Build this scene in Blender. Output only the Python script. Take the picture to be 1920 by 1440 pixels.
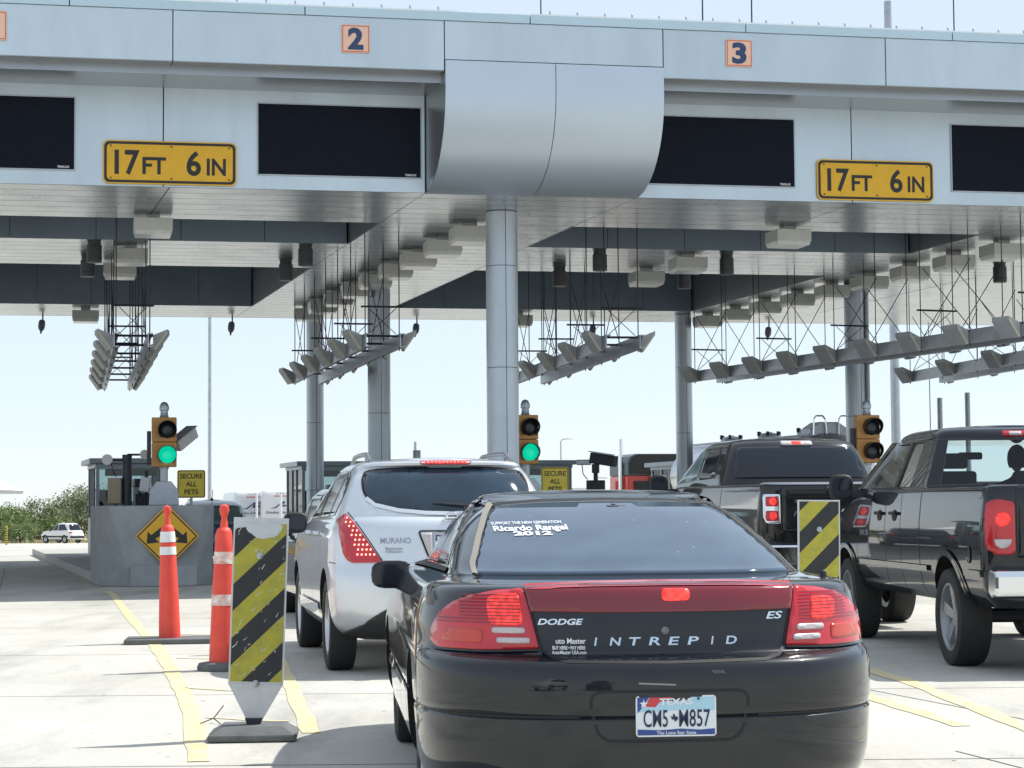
import bpy, bmesh, math, random
from math import sin, cos, pi, radians, sqrt, atan2, tan
from mathutils import Vector, Matrix, Quaternion
from mathutils.bvhtree import BVHTree
from mathutils.geometry import delaunay_2d_cdt

for o in list(bpy.data.objects):
    bpy.data.objects.remove(o)
SC = bpy.context.scene
COL = SC.collection
random.seed(7)

# ------------------------------------------------------------------ camera
CAM_H = 1.32
pitch, roll = math.atan(230 / 3800), radians(0.46)
fw = Vector((0, cos(pitch), sin(pitch)))
rt = Vector((1, 0, 0))
up = rt.cross(fw)
r2 = cos(roll) * rt - sin(roll) * up
u2 = sin(roll) * rt + cos(roll) * up
camd = bpy.data.cameras.new('camera')
cam = bpy.data.objects.new('camera', camd)
COL.objects.link(cam)
cam.matrix_world = Matrix(((r2.x, u2.x, -fw.x, 0), (r2.y, u2.y, -fw.y, 0), (r2.z, u2.z, -fw.z, CAM_H), (0, 0, 0, 1)))
camd.sensor_width = 36
camd.lens = 36 * 3800 / 1920
camd.clip_start = 0.1
camd.clip_end = 20000
SC.camera = cam

# ------------------------------------------------------------------ world, sun, exposure
SUN_AZ, SUN_EL = radians(24), radians(54)       # azimuth measured from +X towards +Y
wd = bpy.data.worlds.new('World')
SC.world = wd
wd.use_nodes = True
nt = wd.node_tree
bg = nt.nodes['Background']
sky = nt.nodes.new('ShaderNodeTexSky')
sky.sky_type = 'NISHITA'
sky.sun_disc = False
sky.sun_elevation = SUN_EL
sky.sun_rotation = pi / 2 - SUN_AZ
sky.air_density = 1.0
sky.dust_density = 0.0
sky.ozone_density = 1.3
hz = nt.nodes.new('ShaderNodeMix')          # milky, even summer haze over the clear sky
hz.data_type = 'RGBA'
hz.inputs[0].default_value = 0.74
hz.inputs[7].default_value = (5.8, 6.6, 7.5, 1)
nt.links.new(sky.outputs[0], hz.inputs[6])
nt.links.new(hz.outputs[2], bg.inputs[0])
bg.inputs[1].default_value = 0.095
sl = bpy.data.lights.new('sun', 'SUN')
sl.energy = 3.7
sl.angle = radians(0.6)
sl.color = (1.0, 0.97, 0.91)
sun = bpy.data.objects.new('sun', sl)
COL.objects.link(sun)
sdir = Vector((cos(SUN_EL) * cos(SUN_AZ), cos(SUN_EL) * sin(SUN_AZ), sin(SUN_EL)))
sun.rotation_euler = (-sdir).to_track_quat('-Z', 'Y').to_euler()
sun.location = (20, 10, 40)
SC.view_settings.view_transform = 'Standard'
SC.view_settings.look = 'None'
SC.view_settings.exposure = 0.6
SC.view_settings.gamma = 1.0
SC.view_settings.use_curve_mapping = False
SC.render.engine = 'CYCLES'

# ------------------------------------------------------------------ materials
MATS = {}
def mat(name, col, rough=0.5, metal=0.0, coat=0.0, coat_r=0.03, noise=0.0, nscale=6.0, bump=0.0, bscale=40.0,
        emit=None, estr=0.0, spec=0.5, col2=None, detail=5.0, stretch=None, trans=0.0, rnoise=0.0, alpha=1.0, flake=0.0):
    if name in MATS:
        return MATS[name]
    m = bpy.data.materials.new(name)
    m.use_nodes = True
    N, L = m.node_tree.nodes, m.node_tree.links
    b = N['Principled BSDF']
    b.inputs['Base Color'].default_value = (*col, 1)
    b.inputs['Roughness'].default_value = rough
    b.inputs['Metallic'].default_value = metal
    b.inputs['Specular IOR Level'].default_value = spec
    b.inputs['Coat Weight'].default_value = coat
    b.inputs['Coat Roughness'].default_value = coat_r
    b.inputs['Transmission Weight'].default_value = trans
    b.inputs['Alpha'].default_value = alpha
    if emit:
        b.inputs['Emission Color'].default_value = (*emit, 1)
        b.inputs['Emission Strength'].default_value = estr
    if noise or bump or col2 or rnoise or flake:
        tc = N.new('ShaderNodeTexCoord')
        mp = N.new('ShaderNodeMapping')
        L.new(tc.outputs['Object'], mp.inputs[0])
        if stretch:
            mp.inputs['Scale'].default_value = stretch
        nz = N.new('ShaderNodeTexNoise')
        nz.inputs['Scale'].default_value = nscale
        nz.inputs['Detail'].default_value = detail
        nz.inputs['Roughness'].default_value = 0.62
        L.new(mp.outputs[0], nz.inputs['Vector'])
        if noise or col2:
            rp = N.new('ShaderNodeValToRGB')
            rp.color_ramp.elements[0].position = 0.3
            rp.color_ramp.elements[1].position = 0.72
            c2 = col2 if col2 else tuple(min(1, c * (1 + noise)) for c in col)
            c1 = col if col2 else tuple(c * (1 - noise) for c in col)
            rp.color_ramp.elements[0].color = (*c1, 1)
            rp.color_ramp.elements[1].color = (*c2, 1)
            L.new(nz.outputs[0], rp.inputs[0])
            L.new(rp.outputs[0], b.inputs['Base Color'])
        if rnoise:
            mr = N.new('ShaderNodeMapRange')
            mr.inputs['To Min'].default_value = max(0.02, rough - rnoise)
            mr.inputs['To Max'].default_value = rough + rnoise
            L.new(nz.outputs[0], mr.inputs[0])
            L.new(mr.outputs[0], b.inputs['Roughness'])
        if bump:
            n2 = N.new('ShaderNodeTexNoise')
            n2.inputs['Scale'].default_value = bscale
            n2.inputs['Detail'].default_value = 4
            L.new(mp.outputs[0], n2.inputs['Vector'])
            bp = N.new('ShaderNodeBump')
            bp.inputs['Strength'].default_value = bump
            bp.inputs['Distance'].default_value = 0.02
            L.new(n2.outputs[0], bp.inputs['Height'])
            L.new(bp.outputs[0], b.inputs['Normal'])
    MATS[name] = m
    return m

def glass_mat(name, tint, alpha_t, rough=0.02):
    m = bpy.data.materials.new(name)
    m.use_nodes = True
    N, L = m.node_tree.nodes, m.node_tree.links
    N.remove(N['Principled BSDF'])
    tr = N.new('ShaderNodeBsdfTransparent')
    tr.inputs[0].default_value = (*tint, 1)
    gl = N.new('ShaderNodeBsdfGlossy')
    gl.inputs['Roughness'].default_value = rough
    fr = N.new('ShaderNodeFresnel')
    fr.inputs[0].default_value = 1.5
    mx = N.new('ShaderNodeMixShader')
    L.new(fr.outputs[0], mx.inputs[0])
    L.new(tr.outputs[0], mx.inputs[1])
    L.new(gl.outputs[0], mx.inputs[2])
    L.new(mx.outputs[0], N['Material Output'].inputs[0])
    MATS[name] = m
    return m

# ------------------------------------------------------------------ object helpers
def tag(o, label=None, cat=None, group=None, kind=None):
    if label: o['label'] = label
    if cat: o['category'] = cat
    if group: o['group'] = group
    if kind: o['kind'] = kind
    return o

def empty(name, loc=(0, 0, 0), rz=0.0, label=None, cat=None, group=None):
    o = bpy.data.objects.new(name, None)
    o.empty_display_size = 0.2
    COL.objects.link(o)
    o.location = loc
    o.rotation_euler = (0, 0, rz)
    return tag(o, label, cat, group)

def link(name, me, parent=None, loc=None, rot=None):
    o = bpy.data.objects.new(name, me)
    COL.objects.link(o)
    if parent is not None: o.parent = parent
    if loc is not None: o.location = loc
    if rot is not None: o.rotation_euler = rot
    return o

class MB:
    """collects geometry; build() links it as one mesh object"""
    def __init__(s):
        s.v, s.f, s.mi = [], [], []
        s.cur = 0
    def add(s, vs, fs):
        b = len(s.v)
        s.v += [tuple(p) for p in vs]
        for f in fs:
            s.f.append([b + i for i in f])
            s.mi.append(s.cur)
        return s
    def box(s, x0, x1, y0, y1, z0, z1, M=None):
        vs = [Vector(p) for p in ((x0, y0, z0), (x1, y0, z0), (x1, y1, z0), (x0, y1, z0), (x0, y0, z1), (x1, y0, z1), (x1, y1, z1), (x0, y1, z1))]
        if M is not None: vs = [M @ p for p in vs]
        return s.add(vs, [(3, 2, 1, 0), (4, 5, 6, 7), (0, 1, 5, 4), (1, 2, 6, 5), (2, 3, 7, 6), (3, 0, 4, 7)])
    def hexa(s, p):
        return s.add(p, [(3, 2, 1, 0), (4, 5, 6, 7), (0, 1, 5, 4), (1, 2, 6, 5), (2, 3, 7, 6), (3, 0, 4, 7)])
    def prism(s, poly, h0, h1, axes='xyz', M=None):
        """polygon in the first two axes extruded along the third"""
        n = len(poly)
        vs = []
        for h in (h0, h1):
            for a, b in poly:
                d = {axes[0]: a, axes[1]: b, axes[2]: h}
                vs.append(Vector((d['x'], d['y'], d['z'])))
        if M is not None: vs = [M @ p for p in vs]
        fs = [list(range(n))[::-1], list(range(n, 2 * n))]
        fs += [(i, (i + 1) % n, n + (i + 1) % n, n + i) for i in range(n)]
        return s.add(vs, fs)
    def tube(s, a, b, r0, r1=None, n=10, cap=True):
        a, b = Vector(a), Vector(b)
        r1 = r0 if r1 is None else r1
        d = (b - a)
        q = d.to_track_quat('Z', 'Y')
        vs, fs = [], []
        for p, r in ((a, r0), (b, r1)):
            for i in range(n):
                t = 2 * pi * i / n
                vs.append(p + q @ Vector((r * cos(t), r * sin(t), 0)))
        fs = [(i, (i + 1) % n, n + (i + 1) % n, n + i) for i in range(n)]
        if cap: fs += [list(range(n))[::-1], list(range(n, 2 * n))]
        return s.add(vs, fs)
    def path(s, pts, r, n=8):
        for a, b in zip(pts, pts[1:]): s.tube(a, b, r, r, n)
        return s
    def lathe(s, prof, n=24, M=None, cap=True):
        """profile of (radius, height) turned round z"""
        vs, fs = [], []
        for r, h in prof:
            for i in range(n):
                t = 2 * pi * i / n
                vs.append(Vector((r * cos(t), r * sin(t), h)))
        k = len(prof)
        for j in range(k - 1):
            for i in range(n):
                fs.append((j * n + i, j * n + (i + 1) % n, (j + 1) * n + (i + 1) % n, (j + 1) * n + i))
        if cap:
            fs.append(list(range(n))[::-1])
            fs.append(list(range((k - 1) * n, k * n)))
        if M is not None: vs = [M @ p for p in vs]
        return s.add(vs, fs)
    def mesh(s, name, mats, smooth=None):
        me = bpy.data.meshes.new(name)
        me.from_pydata(s.v, [], s.f)
        for m in (mats if isinstance(mats, (list, tuple)) else [mats]): me.materials.append(m)
        if max(s.mi, default=0): me.polygons.foreach_set('material_index', s.mi)
        me.validate()
        fix_normals(me)
        if smooth:
            me.shade_smooth()
            me.set_sharp_from_angle(angle=radians(smooth))
        return me
    def build(s, name, mats, parent=None, smooth=None, bevel=0.0, loc=None, rot=None, seg=2):
        o = link(name, s.mesh(name, mats, smooth), parent, loc, rot)
        if bevel:
            b = o.modifiers.new('bevel', 'BEVEL')
            b.width = bevel
            b.segments = seg
            b.limit_method = 'ANGLE'
            b.angle_limit = radians(40)
        return o

def fix_normals(me):
    bm = bmesh.new()
    bm.from_mesh(me)
    bmesh.ops.recalc_face_normals(bm, faces=bm.faces)
    bm.to_mesh(me)
    bm.free()

def copy_tree(o, parent=None):
    c = o.copy()
    COL.objects.link(c)
    c.parent = parent
    for ch in list(o.children): copy_tree(ch, c)
    return c

def frame(o, x, y, z=(0, 0, 1)):
    """4x4 matrix with columns x y z and origin o"""
    x, y, z, o = Vector(x), Vector(y), Vector(z), Vector(o)
    return Matrix(((x.x, y.x, z.x, o.x), (x.y, y.y, z.y, o.y), (x.z, y.z, z.z, o.z), (0, 0, 0, 1)))

def clip(poly, nx, ny, c):
    """keep the part of poly where nx*x+ny*y<=c"""
    out = []
    for i in range(len(poly)):
        a, b = poly[i], poly[(i + 1) % len(poly)]
        da, db = nx * a[0] + ny * a[1] - c, nx * b[0] + ny * b[1] - c
        if da <= 0: out.append(a)
        if (da < 0 < db) or (db < 0 < da):
            t = da / (da - db)
            out.append((a[0] + t * (b[0] - a[0]), a[1] + t * (b[1] - a[1])))
    return out

def rrect(x0, x1, y0, y1, r, n=5):
    pts = []
    for cx, cy, a0 in ((x1 - r, y0 + r, -pi / 2), (x1 - r, y1 - r, 0), (x0 + r, y1 - r, pi / 2), (x0 + r, y0 + r, pi)):
        for i in range(n + 1):
            a = a0 + pi / 2 * i / n
            pts.append((cx + r * cos(a), cy + r * sin(a)))
    return pts

def circ(cx, cy, r, n=20, ry=None):
    ry = r if ry is None else ry
    return [(cx + r * cos(2 * pi * i / n), cy + ry * sin(2 * pi * i / n)) for i in range(n)]

_fonts = {}
def text2d(s, h, w=None, bold=0.0, shear=0.0, align='CENTER', spacing=1.0):
    """flat lettering as (2d verts, faces): cap height h, optional total width w, centred (or left) at the origin"""
    key = (s, bold, shear, spacing)
    if key not in _fonts:
        cu = bpy.data.curves.new('t', 'FONT')
        cu.body = s
        cu.size = 1
        cu.offset = bold
        cu.shear = shear
        cu.space_character = spacing
        cu.resolution_u = 4
        ob = bpy.data.objects.new('t', cu)
        COL.objects.link(ob)
        bpy.context.view_layer.update()
        dg = bpy.context.evaluated_depsgraph_get()
        me = bpy.data.meshes.new_from_object(ob.evaluated_get(dg))
        vs = [(v.co.x, v.co.y) for v in me.vertices]
        fs = [tuple(p.vertices) for p in me.polygons]
        bpy.data.objects.remove(ob)
        bpy.data.curves.remove(cu)
        bpy.data.meshes.remove(me)
        _fonts[key] = (vs, fs)
    vs, fs = _fonts[key]
    x0, x1 = min(v[0] for v in vs), max(v[0] for v in vs)
    ky = h / 0.69
    kx = (w / (x1 - x0)) if w else ky
    cx = (x0 + x1) / 2 if align == 'CENTER' else x0
    return [((v[0] - cx) * kx, v[1] * ky - h / 2) for v in vs], fs

def text_obj(name, s, h, material, parent, M, w=None, bold=0.0, shear=0.0, thick=0.003, align='CENTER', spacing=1.0):
    """lettering lying in the xz plane of M (x right, z up, -y outward)"""
    vs, fs = text2d(s, h, w, bold, shear, align, spacing)
    n = len(vs)
    V = [M @ Vector((x, -thick, z)) for x, z in vs]
    me = bpy.data.meshes.new(name)
    me.from_pydata(V, [], fs)
    me.materials.append(material)
    return link(name, me, parent)
# ------------------------------------------------------------------ shared materials
def concrete_mat():
    m = bpy.data.materials.new('concrete_pavement')
    m.use_nodes = True
    N, L = m.node_tree.nodes, m.node_tree.links
    b = N['Principled BSDF']
    b.inputs['Roughness'].default_value = 0.85
    tc = N.new('ShaderNodeTexCoord')
    def noise(sc, det=6, st=(1, 1, 1)):
        mp = N.new('ShaderNodeMapping')
        mp.inputs['Scale'].default_value = st
        L.new(tc.outputs['Object'], mp.inputs[0])
        n = N.new('ShaderNodeTexNoise')
        n.inputs['Scale'].default_value = sc
        n.inputs['Detail'].default_value = det
        n.inputs['Roughness'].default_value = 0.65
        L.new(mp.outputs[0], n.inputs['Vector'])
        return n
    r1 = N.new('ShaderNodeValToRGB')
    r1.color_ramp.elements[0].position, r1.color_ramp.elements[1].position = 0.3, 0.7
    r1.color_ramp.elements[0].color = (0.45, 0.435, 0.39, 1)
    r1.color_ramp.elements[1].color = (0.57, 0.555, 0.50, 1)
    L.new(noise(0.45).outputs[0], r1.inputs[0])
    # oil and tyre stains stretched along the lanes
    r2 = N.new('ShaderNodeValToRGB')
    r2.color_ramp.elements[0].position, r2.color_ramp.elements[1].position = 0.50, 0.76
    r2.color_ramp.elements[0].color = (1, 1, 1, 1)
    r2.color_ramp.elements[1].color = (0.52, 0.52, 0.52, 1)
    L.new(noise(0.9, 7, (1.0, 0.22, 1)).outputs[0], r2.inputs[0])
    r3 = N.new('ShaderNodeValToRGB')
    r3.color_ramp.elements[0].position, r3.color_ramp.elements[1].position = 0.35, 0.75
    r3.color_ramp.elements[0].color = (0.9, 0.9, 0.9, 1)
    r3.color_ramp.elements[1].color = (1.06, 1.05, 1.03, 1)
    L.new(noise(26, 4).outputs[0], r3.inputs[0])
    # small dark specks
    r4 = N.new('ShaderNodeValToRGB')
    r4.color_ramp.elements[0].position, r4.color_ramp.elements[1].position = 0.255, 0.30
    r4.color_ramp.elements[0].color = (0.35, 0.33, 0.3, 1)
    r4.color_ramp.elements[1].color = (1, 1, 1, 1)
    L.new(noise(9, 2).outputs[0], r4.inputs[0])
    prev = r1.outputs[0]
    for r in (r2, r3, r4):
        mx = N.new('ShaderNodeMix')
        mx.data_type = 'RGBA'
        mx.blend_type = 'MULTIPLY'
        mx.inputs[0].default_value = 1.0
        L.new(prev, mx.inputs[6])
        L.new(r.outputs[0], mx.inputs[7])
        prev = mx.outputs[2]
    L.new(prev, b.inputs['Base Color'])
    bp = N.new('ShaderNodeBump')
    bp.inputs['Strength'].default_value = 0.25
    bp.inputs['Distance'].default_value = 0.01
    L.new(noise(45, 5, (1, 3, 1)).outputs[0], bp.inputs['Height'])
    L.new(bp.outputs[0], b.inputs['Normal'])
    return m

M_CONC = concrete_mat()
M_JOINT = mat('joint_dark', (0.12, 0.115, 0.105), 0.9)
M_YELPAINT = mat('yellow_road_paint', (0.66, 0.53, 0.22), 0.75, nscale=6, col2=(0.55, 0.52, 0.43))
M_ALUS = [mat('aluminium_panel_%d' % k, (c * 0.86, c * 0.98, c * 1.06), 0.36 + 0.02 * k, metal=0.68, noise=0.08, nscale=0.9 + 0.3 * k, rnoise=0.06, stretch=(1, 1, 0.25), bump=0.02, bscale=1.5) for k, c in enumerate((0.60, 0.625, 0.645))]
M_ALU = M_ALUS[1]
_ra = random.Random(21)
def alu(): return _ra.choice(M_ALUS)
M_ALUC = mat('aluminium_cap', (0.50, 0.62, 0.68), 0.4, metal=0.5, noise=0.04, nscale=0.6)
M_SOF = mat('polished_soffit', (0.36, 0.40, 0.43), 0.25, metal=0.85, noise=0.10, nscale=1.4, rnoise=0.10)
M_DARKP = mat('slate_blue_panel', (0.18, 0.235, 0.29), 0.45, metal=0.3, noise=0.12, nscale=0.8)
M_GREYP = mat('grey_beam_panel', (0.36, 0.38, 0.40), 0.32, metal=0.75, noise=0.06, nscale=0.8)
M_SEAM = mat('seam_sealant', (0.06, 0.055, 0.05), 0.8)
M_WHITE = mat('white_paint', (0.78, 0.78, 0.76), 0.5, noise=0.05, nscale=3)
M_STEEL = mat('dark_steel', (0.045, 0.05, 0.06), 0.5, metal=0.6)
M_GALV = mat('galvanised_steel', (0.42, 0.45, 0.49), 0.45, metal=0.7, noise=0.12, nscale=5)
M_FIX = mat('fixture_enamel', (0.55, 0.55, 0.52), 0.4, noise=0.06, nscale=4)
M_LENS = mat('fixture_lens', (0.62, 0.63, 0.62), 0.25, noise=0.08, nscale=12)
M_CAN = mat('bronze_can', (0.055, 0.06, 0.068), 0.45, metal=0.4)
M_SCREEN = mat('led_screen', (0.003, 0.005, 0.012), 0.4, noise=0.3, nscale=30, spec=0.12)
M_BLACK = mat('black_paint', (0.012, 0.012, 0.013), 0.4)
M_PANELG = mat('reader_enamel', (0.42, 0.44, 0.46), 0.5, noise=0.08, nscale=5)
M_CREAM = mat('reader_lens', (0.70, 0.62, 0.45), 0.4)

# ------------------------------------------------------------------ ground: one sheet, falls away gently past the plaza
def gz(y):
    if y < 60: return 0.0
    if y < 260: return -0.0135 * (y - 60)
    return -2.7
ys = [-60, -20, 0, 10, 20, 30, 40, 50, 60, 80, 110, 150, 200, 260, 400, 900, 2500, 9000]
xs = [-9000, -900, -120, -60, -30, -15, 0, 15, 30, 60, 120, 900, 9000]
g = MB()
for y in ys:
    for x in xs: g.v.append((x, y, gz(y)))
nx = len(xs)
for j in range(len(ys) - 1):
    for i in range(nx - 1):
        g.f.append([j * nx + i, j * nx + i + 1, (j + 1) * nx + i + 1, (j + 1) * nx + i])
        g.mi.append(0)
ground = g.build('ground', M_CONC)
tag(ground, 'pale concrete plaza pavement under all the vehicles', kind='structure')

def ground_strip(pts, w, z=0.004, jitter=0.0, seed=1):
    """flat ribbon on the ground through pts [(x,y)] with (varying) width"""
    rnd = random.Random(seed)
    P = [Vector((p[0], p[1])) for p in pts]
    dense = []
    for k in range(len(P) - 1):
        n = max(2, int((P[k + 1] - P[k]).length / 0.35))
        for i in range(n):
            t = i / n
            p0 = P[max(0, k - 1)]; p1 = P[k]; p2 = P[k + 1]; p3 = P[min(len(P) - 1, k + 2)]
            dense.append(0.5 * (2 * p1 + (p2 - p0) * t + (2 * p0 - 5 * p1 + 4 * p2 - p3) * t * t + (3 * p1 - p0 - 3 * p2 + p3) * t ** 3))
    dense.append(P[-1])
    vs, fs = [], []
    for i, p in enumerate(dense):
        d = (dense[min(i + 1, len(dense) - 1)] - dense[max(i - 1, 0)]).normalized()
        nrm = Vector((-d.y, d.x))
        a, b = p + nrm * (w / 2 + rnd.uniform(-jitter, jitter)), p - nrm * (w / 2 + rnd.uniform(-jitter, jitter))
        vs += [(a.x, a.y, gz(a.y) + z), (b.x, b.y, gz(b.y) + z)]
    for i in range(len(dense) - 1): fs.append((2 * i, 2 * i + 1, 2 * i + 3, 2 * i + 2))
    return vs, fs

def marking(name, pts, w, m=M_YELPAINT, z=0.004, jitter=0.012, seed=1, label=None):
    b = MB(); b.add(*ground_strip(pts, w, z, jitter, seed))
    return tag(b.build(name, m), label, kind='structure')

marking('yellow_line', [(-6.6, 33.0), (-6.22, 31.6), (-4.78, 25.3), (-3.58, 20.2), (-2.66, 16.0), (-2.08, 13.15), (-1.66, 10.7)], 0.118, label='yellow gore line curving past both cones')
marking('yellow_line', [(-4.9, 33.0), (-3.3, 25.5), (-2.19, 18.6), (-1.67, 15.26), (-1.33, 12.93), (-1.2, 12.01)], 0.118, seed=2, label='yellow gore line beside the silver wagon')
for k, (a, b_) in enumerate([((-3.0, 18.1), (-2.15, 17.9)), ((-2.43, 15.1), (-1.72, 14.7)), ((-1.95, 12.95), (-1.4, 12.7)), ((-3.7, 21.6), (-2.7, 21.4)), ((-4.4, 24.9), (-3.3, 24.6))]):
    marking('faded_chevron_line', [a, ((a[0] + b_[0]) / 2, (a[1] + b_[1]) / 2 - 0.06), b_], 0.045, jitter=0.018, seed=10 + k, label='worn thin yellow cross line inside the gore')
marking('yellow_line', [(2.2, 22.5), (2.60, 18.2), (2.83, 16.2), (2.93, 14.75), (2.99, 12.0), (3.0, 9.0)], 0.14, jitter=0.02, seed=5, label='yellow lane line right of the black sedan')
marking('yellow_line', [(2.0, 17.5), (2.41, 14.0), (2.55, 12.95), (2.64, 12.1)], 0.12, jitter=0.02, seed=6, label='shorter yellow line right of the black sedan')
# slab joints
for k, (a, b_) in enumerate([((-30, 14.2), (30, 14.9)), ((-30, 10.2), (30, 10.9)), ((-30, 18.3), (30, 19.0)), ((-30, 22.6), (30, 23.3)), ((-30, 27.0), (30, 27.7)), ((-30, 31.6), (30, 32.3)),
                             ((-60, 62), (60, 63)), ((-60, 74), (60, 75)), ((-60, 90), (60, 91)),
                             ((2.35, 10.9), (3.3, 7.0)), ((-4.7, 40), (5.5, 4)), ((-11.5, 46), (-1.8, 6)), ((-24, 90), (-14, 52))]):
    b = MB(); b.add(*ground_strip([a, b_], 0.014 if k not in (6, 7, 8, 12) else 0.05, 0.002))
    tag(b.build('slab_joint', M_JOINT, ground), kind=None)
# bits of litter: twig and scraps on the pavement
tw = MB(); tw.path([(-1.93, 12.55, 0.006), (-1.86, 12.62, 0.03), (-1.81, 12.7, 0.10)], 0.004, 5); tw.path([(-1.86, 12.62, 0.03), (-1.80, 12.5, 0.008)], 0.004, 5); tw.tube((-1.79, 12.38, 0.006), (-1.68, 12.36, 0.006), 0.006, 0.004, 5)
tag(tw.build('twig', mat('twig_brown', (0.10, 0.075, 0.05), 0.9)), 'small dry twig lying beside the yellow gore line', 'twig')

# ------------------------------------------------------------------ dirt verge and scrub beyond
M_DIRT = mat('dry_dirt', (0.36, 0.29, 0.19), 0.95, noise=0.3, nscale=0.35, col2=(0.50, 0.43, 0.30), bump=0.4, bscale=3)
dv = MB()
dp = [(-700, 176), (-20, 200), (140, 215), (700, 230)]
for x, y in dp: dv.v.append((x, y, gz(y) + 0.012))
for x, y in dp: dv.v.append((x, 900, -2.7 + 0.012))
for i in range(3):
    m_ = [(dp[i][0], 260.0), (dp[i + 1][0], 260.0)]
    b = len(dv.v)
    dv.v += [(m_[0][0], 260, -2.688), (m_[1][0], 260, -2.688)]
    dv.f += [[i, i + 1, b + 1, b], [b, b + 1, 5 + i, 4 + i]]
    dv.mi += [0, 0]
tag(dv.build('dirt_verge', M_DIRT), 'strip of dry brown dirt at the edge of the plaza', kind='structure')

# ------------------------------------------------------------------ the canopy
UX, UY = cos(radians(11.3)), sin(radians(11.3))      # along the fascia
VX, VY = -sin(radians(15.8)), cos(radians(15.8))     # along the lanes
CB = Vector((0, 33.9, 0))
def cp(s, t, z): return Vector((s * UX + t * VX, s * UY + t * VY, z))
def cw(s, t, z): return cp(s, t, z) + CB
ZS, ZB, ZL, ZT = 6.57, 8.35, 9.16, 9.30
TF = -1.38
S0, S1 = -22.0, 25.0
PER = 11.85
BEAMS = [(-1.44 + k * PER, 2.21 + k * PER) for k in (-1, 0, 1)]
T0, T1, T2, T3, T4 = 3.7, 6.7, 10.9, 19.5, 22.7
canopy = empty('toll_canopy', CB, 0, 'long silver metal toll plaza canopy spanning every lane', 'canopy')
def chex(s0, s1, t0, t1, z0, z1): return MB().hexa([cp(s0, t0, z0), cp(s1, t0, z0), cp(s1, t1, z0), cp(s0, t1, z0), cp(s0, t0, z1), cp(s1, t0, z1), cp(s1, t1, z1), cp(s0, t1, z1)])
GAP = 0.009
M_OVER = mat('overhang_grey', (0.30, 0.32, 0.34), 0.55, metal=0.3, noise=0.08, nscale=1.0)
M_NOSE = mat('brushed_nose', (0.53, 0.60, 0.68), 0.46, metal=0.7, noise=0.03, nscale=0.8)
# fascia
seams = []
for k in (-2, -1, 0, 1, 2):
    for q in (-5.77, -1.45, 2.2): seams.append(q + k * PER)
seams = [S0] + [q for q in seams if S0 < q < S1] + [S1]
for a, b in zip(seams, seams[1:]):
    bull = any(abs(a - (bm[0])) < 0.1 for bm in BEAMS)
    chex(a + GAP, b - GAP, TF, TF + 0.05, 8.53 if bull else ZB, ZL - 0.008).build('fascia_panel', alu(), canopy)
chex(S0, S1, TF + 0.05, TF + 0.3, ZB + 0.03, ZT - 0.02).build('fascia_backing', M_SEAM, canopy)
q = S0
while q < S1:
    chex(q + GAP, min(q + 3.66, S1) - GAP, TF - 0.025, TF + 0.4, ZL, ZT).build('cap_panel', M_ALUC, canopy)
    q += 3.66
chex(S0, -1.2, TF + 0.02, TF + 0.5, ZT, ZT + 0.035).build('flashing', M_WHITE, canopy)
chex(0.0, S1, TF + 0.02, TF + 0.5, ZT, ZT + 0.035).build('flashing', M_WHITE, canopy)
st = MB().lathe([(0.016, 0), (0.016, 0.06), (0.008, 0.075)], 8).mesh('stud', M_GALV)
k = 0
q = S0 + 8
while q < S1 - 8:
    if not (-1.2 < q < 0.0): link('stud', st, canopy, cp(q, TF + 0.08, ZT + 0.035))
    q += 0.462
# underside of the overhang, wall under it
for a, b in zip(seams, seams[1:]):
    if any(abs(a - bm[0]) < 0.1 for bm in BEAMS): continue
    a2, b2 = a + 0.01, b - 0.01
    chex(a2, b2, TF + 0.005, -0.02, ZB - 0.012, ZB + 0.02).build('overhang_soffit', M_OVER, canopy)
    chex(a2, b2, 0.0, 0.05, ZB - 0.115, ZB - 0.016).build('wall_trim', M_ALU, canopy)
    chex(a2, b2, 0.0, 0.05, ZS, ZB - 0.127).build('wall_panel', alu(), canopy)
chex(S0, S1, 0.05, 0.3, ZS + 0.04, ZB + 0.7).build('wall_backing', M_SEAM, canopy)
# curved noses where the beams meet the fascia
for bi, (a, b) in enumerate(BEAMS):
    prof = [(TF, 8.515), (TF, 8.4), (TF, 8.25), (TF, 8.1)]
    for i in range(1, 17):
        th = pi / 2 * i / 16
        prof.append((TF + (1.46) * (1 - cos(th)) ** 1.05, 8.1 - (8.1 - ZS) * sin(th)))
    mid = (a + b) / 2 - 0.0
    for (s0, s1) in ((a + 0.004, mid - 0.006), (mid + 0.006, b - 0.004)):
        mb = MB()
        for t, z in prof:
            mb.v += [cp(s0, t, z), cp(s1, t, z)]
        for i in range(len(prof) - 1):
            mb.f.append([2 * i, 2 * i + 1, 2 * i + 3, 2 * i + 2]); mb.mi.append(0)
        o = mb.build('nose_panel', M_NOSE, canopy, smooth=60)
        so = o.modifiers.new('s', 'SOLIDIFY'); so.thickness = 0.02; so.offset = 0; so.use_rim = False
    for s_, e in ((a, 0.004), (b, -0.004)):
        mb = MB()
        poly = [(t, z) for t, z in prof] + [(0.0, ZS), (0.0, 8.515)]
        mb.v = [cp(s_ + e * 0.2, t, z) for t, z in poly] + [cp(s_ + e * 3, t, z) for t, z in poly]
        n = len(poly)
        mb.f = [list(range(n)), list(range(n, 2 * n))[::-1]] + [[i, (i + 1) % n, n + (i + 1) % n, n + i] for i in range(n)]
        mb.mi = [0] * len(mb.f)
        mb.build('nose_side', M_GREYP, canopy)
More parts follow.
